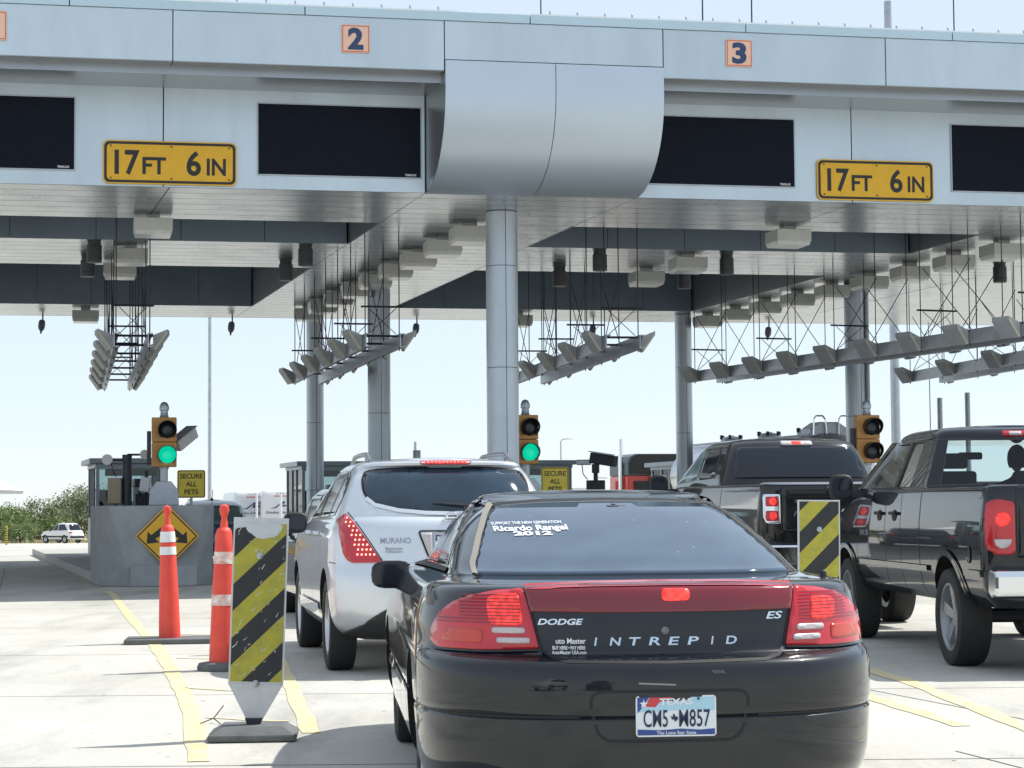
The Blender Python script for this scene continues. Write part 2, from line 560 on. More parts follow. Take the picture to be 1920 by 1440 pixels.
# beams and cross beams (core) with planked soffits
for a, b in BEAMS:
    chex(a + 0.02, b - 0.02, 0.3, T4 - 0.03, ZS + 0.035, 8.3).build('beam_core', M_SEAM, canopy)
    for s_, e in ((a, 1), (b, -1)):
        for t0, t1 in ((T0, T1), (T2, (T2 + T3) / 2), ((T2 + T3) / 2, T3)):
            chex(min(s_, s_ + e * 0.02), max(s_, s_ + e * 0.02), t0 + 0.01, t1 - 0.01, ZS - 0.004, 8.19).build('recess_side_panel', M_GREYP, canopy)
    n = 37
    for i in range(n):
        t0, t1 = T4 * i / n, T4 * (i + 1) / n
        if i == 0: t0 = 0.10
        chex(a + 0.006, b - 0.006, t0 + 0.012, t1 - 0.012, ZS, ZS + 0.03).build('soffit_plank', M_SOF, canopy)
BAYS = [(BEAMS[0][1], BEAMS[1][0]), (BEAMS[1][1], BEAMS[2][0])]
for a, b in BAYS:
    mid = a + (b - a) * 0.485
    for (t0, t1, n) in ((0.0, T0, 6), (T1, T2, 7), (T3, T4, 5)):
        chex(a + 0.02, b - 0.02, max(0.3, t0 + 0.02), t1 - 0.02, ZS + 0.035, 8.3).build('cross_beam_core', M_SEAM, canopy)
        for s0, s1 in ((a, mid), (mid, b)):
            for i in range(n):
                q0, q1 = t0 + (t1 - t0) * i / n, t0 + (t1 - t0) * (i + 1) / n
                if t0 == 0 and i == 0: q0 = 0.055
                chex(s0 + 0.008, s1 - 0.008, q0 + 0.012, q1 - 0.012, ZS, ZS + 0.03).build('soffit_plank', M_SOF, canopy)
    for t_ in (T1, T3):
        m = 5 if t_ == T1 else 6
        for i in range(m):
            s0, s1 = a + 0.03 + (b - a - 0.06) * i / m, a + 0.03 + (b - a - 0.06) * (i + 1) / m
            chex(s0 + 0.006, s1 - 0.006, t_ - 0.02, t_ + 0.019, ZS - 0.006, 8.19).build('recess_wall_panel', M_DARKP, canopy)
chex(S0, S1, TF + 0.3, T4, 8.2, 9.1).build('roof_deck', M_GREYP, canopy)
for bi in (0, 2):      # outer parts of the canopy beyond the two bays in view
    a, b = (S0, BEAMS[0][0]) if bi == 0 else (BEAMS[2][1], S1)
    chex(a, b, 0.06, T4, ZS, 8.19).build('outer_soffit', M_SOF, canopy)
chex(S0, S1, T4, T4 + 0.05, ZS - 0.003, ZT - 0.1).build('rear_fascia', M_ALU, canopy)

# ------------------------------------------------------------------ columns
def column(s, t, D, joints, label, rot=0.0):
    p = cw(s, t, 0)
    c = empty('canopy_column', p, rot, label, 'column', 'columns holding up the canopy')
    R = D / 2
    MB().tube((0, 0, 0), (0, 0, ZS), R - 0.012, n=32).build('core', M_SEAM, c, smooth=40)
    zs = [0.0] + joints + [ZS - 0.004]
    for z0, z1 in zip(zs, zs[1:]):
        for h in range(2):
            mb = MB()
            a0 = -pi / 2 + 0.26 + h * pi
            n = 18
            for rr in (R, R - 0.014):
                for i in range(n + 1):
                    a = a0 + 0.006 / R + (pi - 0.012 / R) * i / n
                    mb.v += [(rr * cos(a), rr * sin(a), z0 + 0.006), (rr * cos(a), rr * sin(a), z1 - 0.006)]
            o = 2 * (n + 1)
            for i in range(n):
                mb.f += [[2 * i, 2 * i + 2, 2 * i + 3, 2 * i + 1], [o + 2 * i, o + 2 * i + 1, o + 2 * i + 3, o + 2 * i + 2],
                         [2 * i, o + 2 * i, o + 2 * i + 2, 2 * i + 2], [2 * i + 1, 2 * i + 3, o + 2 * i + 3, o + 2 * i + 1]]
                mb.mi += [0] * 4
            mb.f += [[0, 1, o + 1, o], [2 * n, o + 2 * n, o + 2 * n + 1, 2 * n + 1]]; mb.mi += [0, 0]
            mb.build('cladding_panel', M_COLUMN, c, smooth=40)
    return c
M_COLUMN = mat('column_cladding', (0.46, 0.51, 0.57), 0.36, metal=0.6, noise=0.05, nscale=1.5)
column(0.40, 2.05, 0.57, [1.97, 3.78, 5.59], 'nearest and thickest round column, right behind the silver wagon')
column(0.62, 13.6, 0.53, [1.76, 3.51, 5.23], 'middle round column of the row on the left, above the silver wagon roof')
column(0.45, 21.0, 0.46, [1.8, 3.6, 5.3], 'farthest left round column, beside the glass booth')
cr = column(11.85, 12.5, 0.53, [1.76, 3.40, 5.2], 'round column standing behind the unlit traffic signal')
pz = MB().tube((0.24, -0.2, 2.9), (0.24, -0.2, 6.5), 0.045, n=10); pz.box(0.15, 0.35, -0.3, -0.12, 2.7, 2.95)
pz.build('conduit', M_GALV, cr)
column(10.55, 20.6, 0.46, [1.5, 3.3, 5.1], 'far round column behind the dark pickup cab')

# ------------------------------------------------------------------ screens and signs on the canopy
def on_wall(s, z, t=0.0): return frame(cw(s, t, z), (UX, UY, 0), (-UY, UX, 0))
def screen(s0, s1, label):
    s, hw = (s0 + s1) / 2, (s1 - s0) / 2
    e = empty('message_screen', cw(s, 0, 7.40), radians(11.3), label, 'screen', 'dark message screens under the canopy edge')
    MB().box(-hw, hw, -0.018, -0.002, -0.585, 0.585).build('display', M_SCREEN, e)
    f = MB()
    for x0, x1, z0, z1 in ((-hw - 0.02, hw + 0.02, 0.585, 0.605), (-hw - 0.02, hw + 0.02, -0.605, -0.585), (-hw - 0.02, -hw, -0.585, 0.585), (hw, hw + 0.02, -0.585, 0.585)):
        f.box(x0, x1, -0.024, -0.003, z0, z1)
    f.build('frame', M_GALV, e)
    lv = MB().box(-hw + 0.01, hw - 0.01, -0.023, -0.0185, -0.008, 0.008).mesh('louvre', mat('louvre_black', (0.004, 0.007, 0.017), 0.4, spec=0.15))
    for i in range(28): link('louvre', lv, e, (0, 0, -0.56 + i * 0.0415))
    text_obj('maker_mark', 'TRANS-LUX', 0.035, M_WHITE, e, frame((hw - 0.17, -0.024, -0.545), (1, 0, 0), (0, 1, 0)), w=0.19, bold=0.02)
    return e
screen(-9.89, -7.19, 'dark message screen cut off by the left edge of the picture')
screen(-4.23, -1.53, 'dark message screen below the number 2')
screen(2.33, 5.02, 'dark message screen right of the curved metal nose, below the number 3')
screen(7.94, 10.64, 'dark message screen cut off by the right edge of the picture')

M_SIGNY = mat('sign_yellow', (0.72, 0.40, 0.015), 0.45, noise=0.06, nscale=5)
M_PEACH = mat('sign_peach', (0.80, 0.50, 0.36), 0.5, noise=0.04, nscale=4)
M_NAVY = mat('sign_navy', (0.022, 0.05, 0.13), 0.5)
M_REDL = mat('sign_red_line', (0.55, 0.09, 0.06), 0.5)
def clearance(s, label):
    e = empty('clearance_sign', cw(s, 0, 6.955), radians(11.3), label, 'sign', 'height signs on the canopy')
    W, Hh = 1.075, 0.355
    MB().prism(rrect(-W, W, -Hh, Hh, 0.09), -0.045, -0.012, 'xzy').build('plate', M_SIGNY, e)
    b = MB()
    o, i = rrect(-W + 0.02, W - 0.02, -Hh + 0.02, Hh - 0.02, 0.085), rrect(-W + 0.062, W - 0.062, -Hh + 0.062, Hh - 0.062, 0.06)
    n = len(o)
    b.v = [(x, -0.048, z) for x, z in o] + [(x, -0.048, z) for x, z in i]
    b.f = [[k, (k + 1) % n, n + (k + 1) % n, n + k] for k in range(n)]; b.mi = [0] * n
    b.build('border', M_BLACK, e)
    for tx, x, h, z, w in (('17', -0.69, 0.375, 0.0, 0.40), ('FT', -0.255, 0.265, -0.05, 0.38), ('6', 0.38, 0.375, 0.0, 0.235), ('IN', 0.745, 0.265, -0.05, 0.31)):
        text_obj('lettering', tx, h, M_BLACK, e, frame((x, -0.0455, z), (1, 0, 0), (0, 1, 0)), w=w, bold=0.025)
    bm = MB().lathe([(0.014, -0.004), (0.014, 0.004), (0.006, 0.01)], 8, Matrix.Rotation(pi / 2, 4, 'X')).mesh('bolt', M_STEEL)
    for x in (-0.95, 0.02, 0.95):
        for z in (-0.26, 0.265): link('bolt', bm, e, (x, -0.05, z))
clearance(-5.66, 'yellow 17FT 6IN height sign left of the number 2 screen')
clearance(6.50, 'yellow 17FT 6IN height sign right of the number 3 screen')

def number(ch, s, z, label):
    e = empty('lane_number_sign', cw(s, TF, z), radians(11.3), label, 'sign', 'lane number signs on the fascia')
    h = 0.225
    MB().box(-h, h, -0.03, -0.004, -h, h).build('plate', M_PEACH, e)
    b = MB()
    for x0, x1, z0, z1 in ((-h + .012, h - .012, h - .024, h - .012), (-h + .012, h - .012, -h + .012, -h + .024), (-h + .012, -h + .024, -h + .024, h - .024), (h - .024, h - .012, -h + .024, h - .024)):
        b.box(x0, x1, -0.0335, -0.0305, z0, z1)
    b.build('border', M_REDL, e)
    text_obj('numeral', ch, 0.315, M_NAVY, e, frame((0, -0.031, 0), (1, 0, 0), (0, 1, 0)), w=0.11 if ch == '1' else 0.25, bold=0.045)
number('1', -8.53, 8.80, 'peach square sign cut off at the upper left edge')
number('2', -2.89, 8.80, 'peach square sign with a dark blue 2, left of the curved nose')
number('3', 3.50, 8.80, 'peach square sign with a dark blue 3, right of the curved nose')

# ------------------------------------------------------------------ lights under the canopy
def box_light(proto=[]):
    if not proto:
        e = empty('box_light')
        MB().box(-0.34, 0.34, -0.34, 0.34, -0.30, -0.075).build('housing', M_FIX, e, bevel=0.012)
        MB().hexa([(-0.31, -0.31, -0.37), (0.31, -0.31, -0.37), (0.31, 0.31, -0.37), (-0.31, 0.31, -0.37), (-0.325, -0.325, -0.301), (0.325, -0.325, -0.301), (0.325, 0.325, -0.301), (-0.325, 0.325, -0.301)]).build('lens', M_LENS, e)
        MB().box(-0.12, 0.12, -0.12, 0.12, -0.075, 0.0).build('mount', M_FIX, e)
        proto.append(e)
        return e
    return copy_tree(proto[0])
def put_light(s, t, label):
    e = box_light()
    e.location = cw(s, t, ZS)
    e.rotation_euler = (0, 0, radians(12 + random.uniform(-2, 2)))
    tag(e, label, 'ceiling light', 'square lights under the canopy')
ordn = ['first', 'second', 'third', 'fourth', 'fifth', 'sixth', 'seventh', 'eighth', 'ninth', 'tenth']
for k in range(9):
    put_light(0.22 - 0.03 * k, 3.6 + 1.98 * k, 'square white ceiling light, %s back along the row beside the thickest column' % ordn[k])
for k, t in enumerate((3.35, 7.7, 10.2, 20.6)):
    put_light(-5.6, t, 'square white ceiling light, %s back along the row behind the left height sign' % ordn[k])
for k, t in enumerate((3.2, 7.6, 10.2, 20.6)):
    put_light(6.25 - 0.35 * (k > 0), t, 'square white ceiling light, %s back along the row behind the right height sign' % ordn[k])
for k in range(9):
    put_light(11.35 - 0.03 * k, 4.6 + 1.95 * k, 'square white ceiling light, %s back along the row beside the far right columns' % ordn[k])

def can_light(s, t, label, proto=[]):
    if not proto:
        e = empty('can_light')
        MB().lathe([(0.145, -0.40), (0.15, -0.385), (0.15, -0.06), (0.13, -0.05), (0.13, 0.0)], 20).build('housing', M_CAN, e, smooth=40)
        MB().lathe([(0.155, -0.32), (0.155, -0.30)], 20).build('band', M_STEEL, e, smooth=40)
        proto.append(e)
    else:
        e = copy_tree(proto[0])
    e.location = cw(s, t, ZS)
    tag(e, label, 'can light', 'dark round can lights under the canopy')
for s, t, l in ((-6.35, 7.2, 'dark can light left of the left row of square lights, nearer of two'), (-6.3, 9.7, 'dark can light left of the left row of square lights, farther of two'),
                (-2.2, 7.2, 'dark can light near the grey beam in the left bay, nearer of two'), (-2.15, 9.9, 'dark can light near the grey beam in the left bay, farther of two'),
                (3.9, 7.3, 'dark can light right of the thickest column, nearer of two'), (3.95, 10.3, 'dark can light right of the thickest column, farther of two'),
                (6.75, 7.6, 'dark can light in the right bay under the right height sign, nearer of two'), (6.85, 10.4, 'dark can light in the right bay under the right height sign, farther of two'),
                (13.3, 8.3, 'dark can light at the far right edge of the picture')):
    can_light(s, t, l)

def pod(s, label, proto=[]):
    if not proto:
        e = empty('hanging_lamp')
        MB().tube((0, 0, 0), (0, 0, -0.16), 0.02, n=8).build('stem', M_STEEL, e)
        MB().lathe([(0.05, -0.14), (0.085, -0.18), (0.095, -0.27), (0.09, -0.36), (0.06, -0.42), (0.03, -0.45), (0.02, -0.52)], 14, Matrix.Rotation(0.1, 4, 'Y')).build('body', mat('pod_grey', (0.10, 0.11, 0.14), 0.5), e, smooth=50)
        proto.append(e)
    else:
        e = copy_tree(proto[0])
    e.location = cw(s, T4 - 0.25, ZS)
    tag(e, label, 'lamp', 'small pods hanging from the rear edge')
for s, l in ((-6.6, 'small dark pod hanging at the rear edge, leftmost'), (-1.55, 'small dark pod hanging at the rear edge by the tall light pole'), (3.55, 'small dark pod hanging at the rear edge right of the middle column'),
             (8.6, 'small dark pod hanging at the rear edge between reader panels'), (13.8, 'small dark pod hanging at the rear edge, rightmost')):
    pod(s, l)

# ------------------------------------------------------------------ hanging reader gantries
def gantry(x0, y0, x1, y1, w0, z, label, n=7, panels=6, drop=2.1, flip=False):
    """two rails from near (x0,y0) to far (x1,y1), w0 apart, hung on rods"""
    a, b = Vector((x0, y0, 0)), Vector((x1, y1, 0))
    L = (b - a).length
    ang = atan2(-(b - a).x, (b - a).y)
    e = empty('reader_gantry', (x0, y0, z), ang, label, 'gantry', 'hanging reader gantries')
    ch = MB()
    h = 0.13
    ch.prism([(-0.05, -h), (0.05, -h), (0.05, -h + 0.02), (-0.03, -h + 0.02), (-0.03, h - 0.02), (0.05, h - 0.02), (0.05, h), (-0.05, h)], 0, L, 'xzy')
    me = ch.mesh('rail', M_GALV)
    link('rail', me, e, (0, 0, 0))
    link('rail', me, e, (w0, 0, 0))
    rod = MB().tube((0, 0, -0.18), (0, 0, ZS - z - 0.002), 0.011, n=6).mesh('hanger_rod', M_STEEL)
    rod_l = MB().tube((0, 0, -0.18), (0, 0, 8.195 - z), 0.011, n=6).mesh('hanger_rod', M_STEEL)
    def rod_at(x, y):
        w_ = Matrix.Rotation(ang, 3, 'Z') @ Vector((x, y, 0)) + Vector((x0, y0, 0)) - CB
        det = UX * VY - VX * UY
        s_, t_ = (w_.x * VY - VX * w_.y) / det, (UX * w_.y - UY * w_.x) / det
        hollow = (T0 < t_ < T1 or T2 < t_ < T3) and any(q0 < s_ < q1 for q0, q1 in BAYS)
        if -0.2 < t_ < T4: link('hanger_rod', rod_l if hollow else rod, e, (x, y, 0))
    cb = MB().tube((-0.06, 0, 0), (w0 + 0.06, 0, 0), 0.022, n=8).mesh('cross_bar', M_STEEL)
    hb = MB().tube((-0.08, 0, 0), (w0 + 0.08, 0, 0), 0.019, n=8).mesh('spreader_bar', M_STEEL)
    bz = 0.62
    br = MB().tube((0.06, 0, 0.12), (w0 - 0.06, 0, bz), 0.008, n=5); br.tube((w0 - 0.06, 0, 0.12), (0.06, 0, bz), 0.008, n=5)
    br = br.mesh('cross_brace', M_STEEL)
    dl = L / (n - 0.4)
    sb = MB().tube((0, 0, 0.14), (0, dl, 1.5), 0.009, n=5); sb.tube((0, dl, 0.14), (0, 0, 1.5), 0.009, n=5)
    sb = sb.mesh('side_brace', M_STEEL)
    for i in range(n):
        y = 0.3 + (L - 0.6) * i / (n - 1)
        link('cross_bar', cb, e, (0, y, 0.10))
        rod_at(0.0, y + 0.06); rod_at(w0, y + 0.06)
        if i % 2 == 0:
            link('spreader_bar', hb, e, (0, y + 0.06, bz + 0.05))
            link('cross_brace', br, e, (0, y + 0.06, 0.02))
        if i % 2 == 1 and i < n - 1:
            for x in (0, w0): link('side_brace', sb, e, (x, y, 0))
    for i in range(panels):
        y = 0.35 + (L - 0.9) * i / max(1, panels - 1)
        for sgn, x in ((-1, -0.06), (1, w0 + 0.06)):
            mb = MB()
            k = 0.46
            prof = [(0, -0.14), (0.05, -0.16), (0.27, 0.15), (0.27, 0.23), (0.0, 0.12)]
            mb.prism([(sgn * p, q) for p, q in prof], 0, k, 'xzy')
            pn = mb.build('reader_panel', M_PANELG, e, loc=(x, y, 0), rot=(0, 0, -0.12 * sgn))
            ln = MB().prism([(sgn * 0.02, -0.135), (sgn * 0.052, -0.148), (sgn * 0.262, 0.15), (sgn * 0.258, 0.19)], -0.012, -0.002, 'xzy')
            ln.build('lens', M_CREAM, pn)
gantry(-7.28, 37.2, -10.2, 50.6, 0.62, 4.45, 'hanging reader gantry over the left island, above the left signal', 7, 6)
gantry(-2.72, 38.3, -5.35, 49.6, 0.66, 4.50, 'hanging reader gantry behind the middle left column', 7, 6)
gantry(1.85, 38.6, 0.1, 49.8, 0.66, 4.46, 'hanging reader gantry just right of the thickest column', 7, 5)
gantry(9.5, 36.7, 4.45, 50.3, 0.75, 4.50, 'longest hanging reader gantry crossing the right column', 9, 9)
gantry(11.5, 42.0, 10.0, 51.2, 0.9, 4.50, 'hanging reader gantry at the right edge of the picture', 5, 4)

# ------------------------------------------------------------------ rods and poles above and behind the canopy
def rod_top(s, t, h, r, label):
    p = cw(s, t, 9.1)
    e = empty('roof_rod', p, 0, label, 'rod', 'rods on the canopy roof')
    MB().tube((0, 0, 0), (0, 0, h), r, r * 0.8, 8).build('rod', M_STEEL, e)
    MB().lathe([(r * 3.5, 0), (r * 3.5, 0.05), (r * 1.5, 0.12)], 10).build('base', M_GALV, e)
for s, h, r, l in ((0.7, 2.6, 0.012, 'thin rod on the roof above the curved nose'), (3.6, 2.6, 0.014, 'thin rod on the roof above the number 3'), (4.5, 2.6, 0.014, 'thin rod on the roof right of the number 3'), (8.3, 2.6, 0.013, 'thin rod on the roof at the far right')):
    rod_top(s, 0.5, h, r, l)
# ------------------------------------------------------------------ islands
M_ISL = mat('island_concrete', (0.30, 0.315, 0.32), 0.85, noise=0.15, nscale=2.5, bump=0.2, bscale=30)
M_KERB = mat('kerb_concrete', (0.42, 0.41, 0.38), 0.9, noise=0.12, nscale=3)
LANE = radians(15.8)
def island(x, y, length, label, hgt=1.39):
    e = empty('toll_island', (x, y, 0), LANE, label, 'island', 'concrete toll islands')
    L = 2.6
    top = [(-0.97, 0.05), (-0.84, -0.10), (0.78, -0.10), (0.97, 0.05), (0.97, L), (-0.97, L)]
    bot = [(-0.97, 0.42), (-0.46, -0.16), (0.60, -0.16), (0.97, 0.30), (0.97, L), (-0.97, L)]
    mb = MB()
    mb.v = [(a, b, 0) for a, b in bot] + [(a, b, hgt) for a, b in top]
    mb.f = [[5, 4, 3, 2, 1, 0], [6, 7, 8, 9, 10, 11]] + [[i, (i + 1) % 6, 6 + (i + 1) % 6, 6 + i] for i in range(6)]
    mb.mi = [0] * 8
    mb.build('crash_block', M_ISL, e, bevel=0.02)
    MB().prism([(-0.50, -0.26), (0.64, -0.26), (0.60, 0.0), (-0.46, 0.0)], 0.004, 0.36, 'xyz').build('plinth', M_ISL, e, bevel=0.015)
    MB().box(-0.95, 0.95, L + 0.02, length, 0.0, 0.18).build('kerb', M_KERB, e, bevel=0.02)
    return e
island(-6.13, 35.1, 27, 'concrete toll island with the yellow arrow sign on its nose')
island(-0.15, 36.0, 27, 'concrete toll island around the thickest column, behind the silver wagon')
island(6.35, 37.6, 27, 'concrete toll island below the unlit signal, behind the pickups')
island(12.2, 38.8, 27, 'concrete toll island out beyond the right pickup')

# diamond arrow sign on the left island nose
M_SGY = mat('warning_yellow', (0.75, 0.40, 0.02), 0.45, noise=0.06, nscale=6)
e = empty('double_arrow_sign', (-5.95, 34.95, 0.86), LANE - radians(10), 'yellow diamond sign with two black arrows on the island nose', 'sign')
h = 0.545
MB().prism([(0, -h), (h, 0), (0, h), (-h, 0)], -0.03, -0.012, 'xzy').build('plate', M_SGY, e)
b = MB()
o, i_ = [(0, -h + .03), (h - .03, 0), (0, h - .03), (-h + .03, 0)], [(0, -h + .06), (h - .06, 0), (0, h - .06), (-h + .06, 0)]
b.v = [(x, -0.033, z) for x, z in o] + [(x, -0.033, z) for x, z in i_]
b.f = [[k, (k + 1) % 4, 4 + (k + 1) % 4, 4 + k] for k in range(4)]; b.mi = [0] * 4
b.build('border', M_BLACK, e)
for sg in (-1, 1):
    pts = [(0.10, 0.16), (0.02, 0.06), (0.20, -0.04), (0.135, -0.105), (0.345, -0.125), (0.33, 0.085), (0.27, 0.02)]
    MB().prism([(sg * a, q) for a, q in pts], -0.0345, -0.031, 'xzy').build('arrow', M_BLACK, e)

# ------------------------------------------------------------------ traffic signals
M_SIGH = mat('signal_orange', (0.50, 0.24, 0.065), 0.5, noise=0.15, nscale=5)
M_LENSD = mat('lens_dark', (0.02, 0.025, 0.03), 0.25)
M_GREEN = mat('lens_green', (0.0, 0.35, 0.22), 0.3, emit=(0.0, 0.72, 0.42), estr=0.5)
def signal(x, y, lit, label, pedestal=True, z0=2.09):
    e = empty('traffic_signal', (x, y, 0), radians(9), label, 'traffic signal', 'traffic signals on the islands')
    W, Hh = 0.225, 0.455
    for k in (0, 1):
        zc = z0 + Hh * (k + 0.5)
        MB().box(-W, W, -0.10, 0.12, zc - Hh / 2 + 0.003, zc + Hh / 2 - 0.003).build('section_housing', M_SIGH, e, bevel=0.02)
        on = lit and k == 0
        MB().lathe([(0.158, 0), (0.13, 0.03), (0.07, 0.05), (0.005, 0.055)], 28, frame((0.06, -0.105, zc), (1, 0, 0), (0, 0, 1), (0, -1, 0))).build('lens', M_GREEN if on else M_LENSD, e, smooth=60)
        mb = MB()
        n = 26
        for j in range(n + 1):       # cut away tunnel visor
            a = radians(-55) + radians(290) * j / n
            dep = 0.17 + 0.10 * sin(a) * 1.0
            for r in (0.172, 0.164):
                mb.v += [(0.06 + r * cos(a), -0.10, zc + r * sin(a)), (0.06 + r * cos(a), -0.10 - dep, zc + r * sin(a) - 0.012)]
        for j in range(n):
            q = 4 * j
            mb.f += [[q, q + 4, q + 5, q + 1], [q + 2, q + 3, q + 7, q + 6], [q + 1, q + 5, q + 7, q + 3]]
            mb.mi += [0, 0, 0]
        mb.build('visor', M_BLACK, e, smooth=40)
    zt = z0 + 2 * Hh
    MB().lathe([(0.075, zt), (0.085, zt + 0.02), (0.07, zt + 0.035), (0.068, zt + 0.12), (0.088, zt + 0.13), (0.086, zt + 0.20), (0.055, zt + 0.265), (0.01, zt + 0.285)], 18).build('dome_cap', M_GALV, e, smooth=50)
    MB().lathe([(0.085, z0 - 0.03), (0.09, z0), ], 16).build('collar', M_GALV, e, smooth=40)
    if pedestal:
        MB().lathe([(0.07, 1.78), (0.07, z0 - 0.03)], 16).build('neck', M_GALV, e, smooth=40)
        mb = MB()
        mb.prism([(-0.27, 1.392), (0.27, 1.392), (0.25, 1.68), (0.13, 1.83), (-0.13, 1.83), (-0.25, 1.68)], -0.22, 0.22, 'xzy')
        mb.build('pedestal', M_GALV, e, bevel=0.015)
    else:
        MB().lathe([(0.05, 0.18), (0.05, z0 - 0.03)], 16).build('neck', M_GALV, e, smooth=40)
    MB().box(-0.31, -0.235, -0.02, 0.10, z0 + 0.05, z0 + 0.66).build('side_box', M_STEEL, e, bevel=0.01)
    return e
s1 = signal(-6.36, 37.0, True, 'two-lens signal showing green on the left island')
s2 = signal(0.24, 37.2, True, 'two-lens signal showing green beside the thickest column')
s3 = signal(6.72, 38.4, False, 'unlit two-lens signal by the right column')
# camera box beside the first signal
e = empty('camera_box', (-6.06, 37.5, 2.62), radians(-28), 'pale grey camera housing tilted down beside the left green signal', 'camera')
MB().box(-0.10, 0.10, -0.32, 0.28, -0.10, 0.10, Matrix.Rotation(radians(28), 4, 'X')).build('housing', M_FIX, e, bevel=0.02)
MB().box(-0.125, 0.125, -0.36, 0.30, 0.11, 0.125, Matrix.Rotation(radians(28), 4, 'X')).build('sunshield', M_GALV, e)
MB().tube((0, 0.05, -0.06), (-0.28, -0.18, -0.16), 0.025).build('bracket', M_STEEL, e)

# SECURE ALL PETS signs
M_SEC = mat('sign_dull_yellow', (0.80, 0.62, 0.08), 0.5, noise=0.08, nscale=5)
M_SECB = mat('sign_brown_border', (0.16, 0.07, 0.03), 0.6)
def pets(x, y, label):
    e = empty('pets_sign', (x, y, 0.18), radians(6), label, 'sign', 'secure all pets signs')
    h, zc = 0.275, 1.64
    MB().prism([(a, q + zc) for a, q in rrect(-h, h, -h, h, 0.04)], -0.012, 0.0, 'xzy').build('plate', M_SEC, e)
    b = MB(); o, i_ = rrect(-h + .008, h - .008, -h + .008, h - .008, 0.036), rrect(-h + .024, h - .024, -h + .024, h - .024, 0.028)
    n = len(o)
    b.v = [(a, -0.014, q + zc) for a, q in o] + [(a, -0.014, q + zc) for a, q in i_]
    b.f = [[k, (k + 1) % n, n + (k + 1) % n, n + k] for k in range(n)]; b.mi = [0] * n
    b.build('border', M_SECB, e)
    for tx, z, w in (('SECURE', 0.155, 0.44), ('ALL', 0.0, 0.205), ('PETS', -0.155, 0.27)):
        text_obj('lettering', tx, 0.092, M_BLACK, e, frame((0, -0.0125, zc + z), (1, 0, 0), (0, 1, 0)), w=w, bold=0.02)
    MB().box(-0.025, 0.025, 0.004, 0.04, 0, zc + 0.2).build('post', M_GALV, e)
pets(-6.37, 40.2, 'yellow SECURE ALL PETS sign right of the left green signal')
pets(0.84, 40.4, 'yellow SECURE ALL PETS sign half hidden by the black sedan roof')

# equipment behind the left signal
def equip(name, label, cat, loc, rz, fn):
    e = empty(name, loc, rz, label, cat); fn(e); return e
def f1(e):
    MB().tube((0, 0, 0), (0, 0, 0.95), 0.09, n=12).build('post', M_STEEL, e, smooth=40)
    MB().box(-0.34, -0.10, -0.15, 0.12, 0.05, 0.52).build('cabinet', mat('tan_cabinet', (0.30, 0.25, 0.17), 0.6), e, bevel=0.01)
    MB().box(0.18, 0.36, -0.1, 0.1, 0.30, 0.58, Matrix.Rotation(0.15, 4, 'Y')).build('junction_box', M_GALV, e, bevel=0.01)
    MB().path([(-0.3, 0, 0.85), (-0.26, 0, 0.66), (-0.2, 0, 0.54)], 0.012, 6).build('cable', M_BLACK, e)
    MB().path([(0.2, 0, 0.28), (0.3, 0, 0.14), (0.22, 0, 0.02)], 0.02, 6).build('cable', M_BLACK, e)
    MB().lathe([(0.05, -0.12), (0.10, 0.0), (0.10, 0.06)], 14, frame((-0.36, 0, 0.86), (1, 0, 0), (0, 0, 1), (0, -1, 0))).build('floodlight', M_FIX, e, smooth=40)
    MB().tube((-0.36, 0.06, 0.86), (0, 0.02, 0.84), 0.018).build('arm', M_STEEL, e)
    MB().lathe([(0.045, 0), (0.09, 0.05), (0.09, 0.16)], 12, frame((0.33, 0.05, 0.95), (1, 0, 0), (0, 0, 1), (0, -1, 0))).build('floodlight', M_FIX, e, smooth=40)
    MB().box(0.0, 0.35, 0.02, 0.05, 0.93, 0.97).build('arm', M_STEEL, e)
equip('equipment_post', 'dark equipment post with cabinet and floodlights left of the left signal', 'equipment', (-7.15, 37.6, 1.39), 0.1, f1)
def f2(e):
    MB().box(-0.20, 0.20, -0.18, 0.18, 0.0, 0.26).build('box', M_STEEL, e, bevel=0.01)
    MB().tube((0, 0, 0.26), (0, 0, 0.62), 0.05).build('post', M_STEEL, e)
    MB().box(-0.08, 0.08, -0.1, 0.1, 0.42, 0.62).build('tilt_head', M_STEEL, e, bevel=0.01)
    R = frame((0.02, 0, 0.74), (0.95, -0.3, -0.16), (0.3, 0.95, 0), (0.16, 0, 0.98))
    MB().box(-0.12, 0.46, -0.13, 0.13, -0.12, 0.12, R).build('housing', M_STEEL, e, bevel=0.02)
    MB().box(-0.16, 0.36, -0.15, 0.15, 0.125, 0.145, R).build('sunshield', M_GALV, e)
    MB().box(-0.42, -0.10, -0.07, 0.07, 0.60, 0.72).build('illuminator', M_GALV, e, bevel=0.02)
    MB().path([(-0.3, 0, 0.6), (-0.28, 0, 0.4), (-0.18, 0, 0.28)], 0.012, 6).build('cable', M_BLACK, e)
def f2b(e):
    MB().box(-0.2, 0.2, -0.18, 0.18, -1.45, 0.0).build('plinth', M_ISL, e)
    f2(e)
def f3(e):
    MB().box(-0.16, 0.16, -0.14, 0.14, 0.0, 0.62).build('cabinet', M_STEEL, e, bevel=0.015)
    MB().tube((0.05, 0, 0.62), (0.05, 0, 1.05), 0.04, n=10).build('mast', M_STEEL, e, smooth=40)
    MB().box(-0.20, 0.02, -0.16, 0.1, 0.74, 0.90, Matrix.Rotation(0.2, 4, 'Z')).build('camera', M_STEEL, e, bevel=0.02)
    MB().box(0.10, 0.30, -0.12, 0.12, 0.35, 0.72).build('reader', M_GALV, e, bevel=0.02)
    MB().path([(0.2, -0.1, 0.35), (0.26, -0.12, 0.15), (0.1, -0.14, 0.05)], 0.015, 6).build('cable', M_BLACK, e)
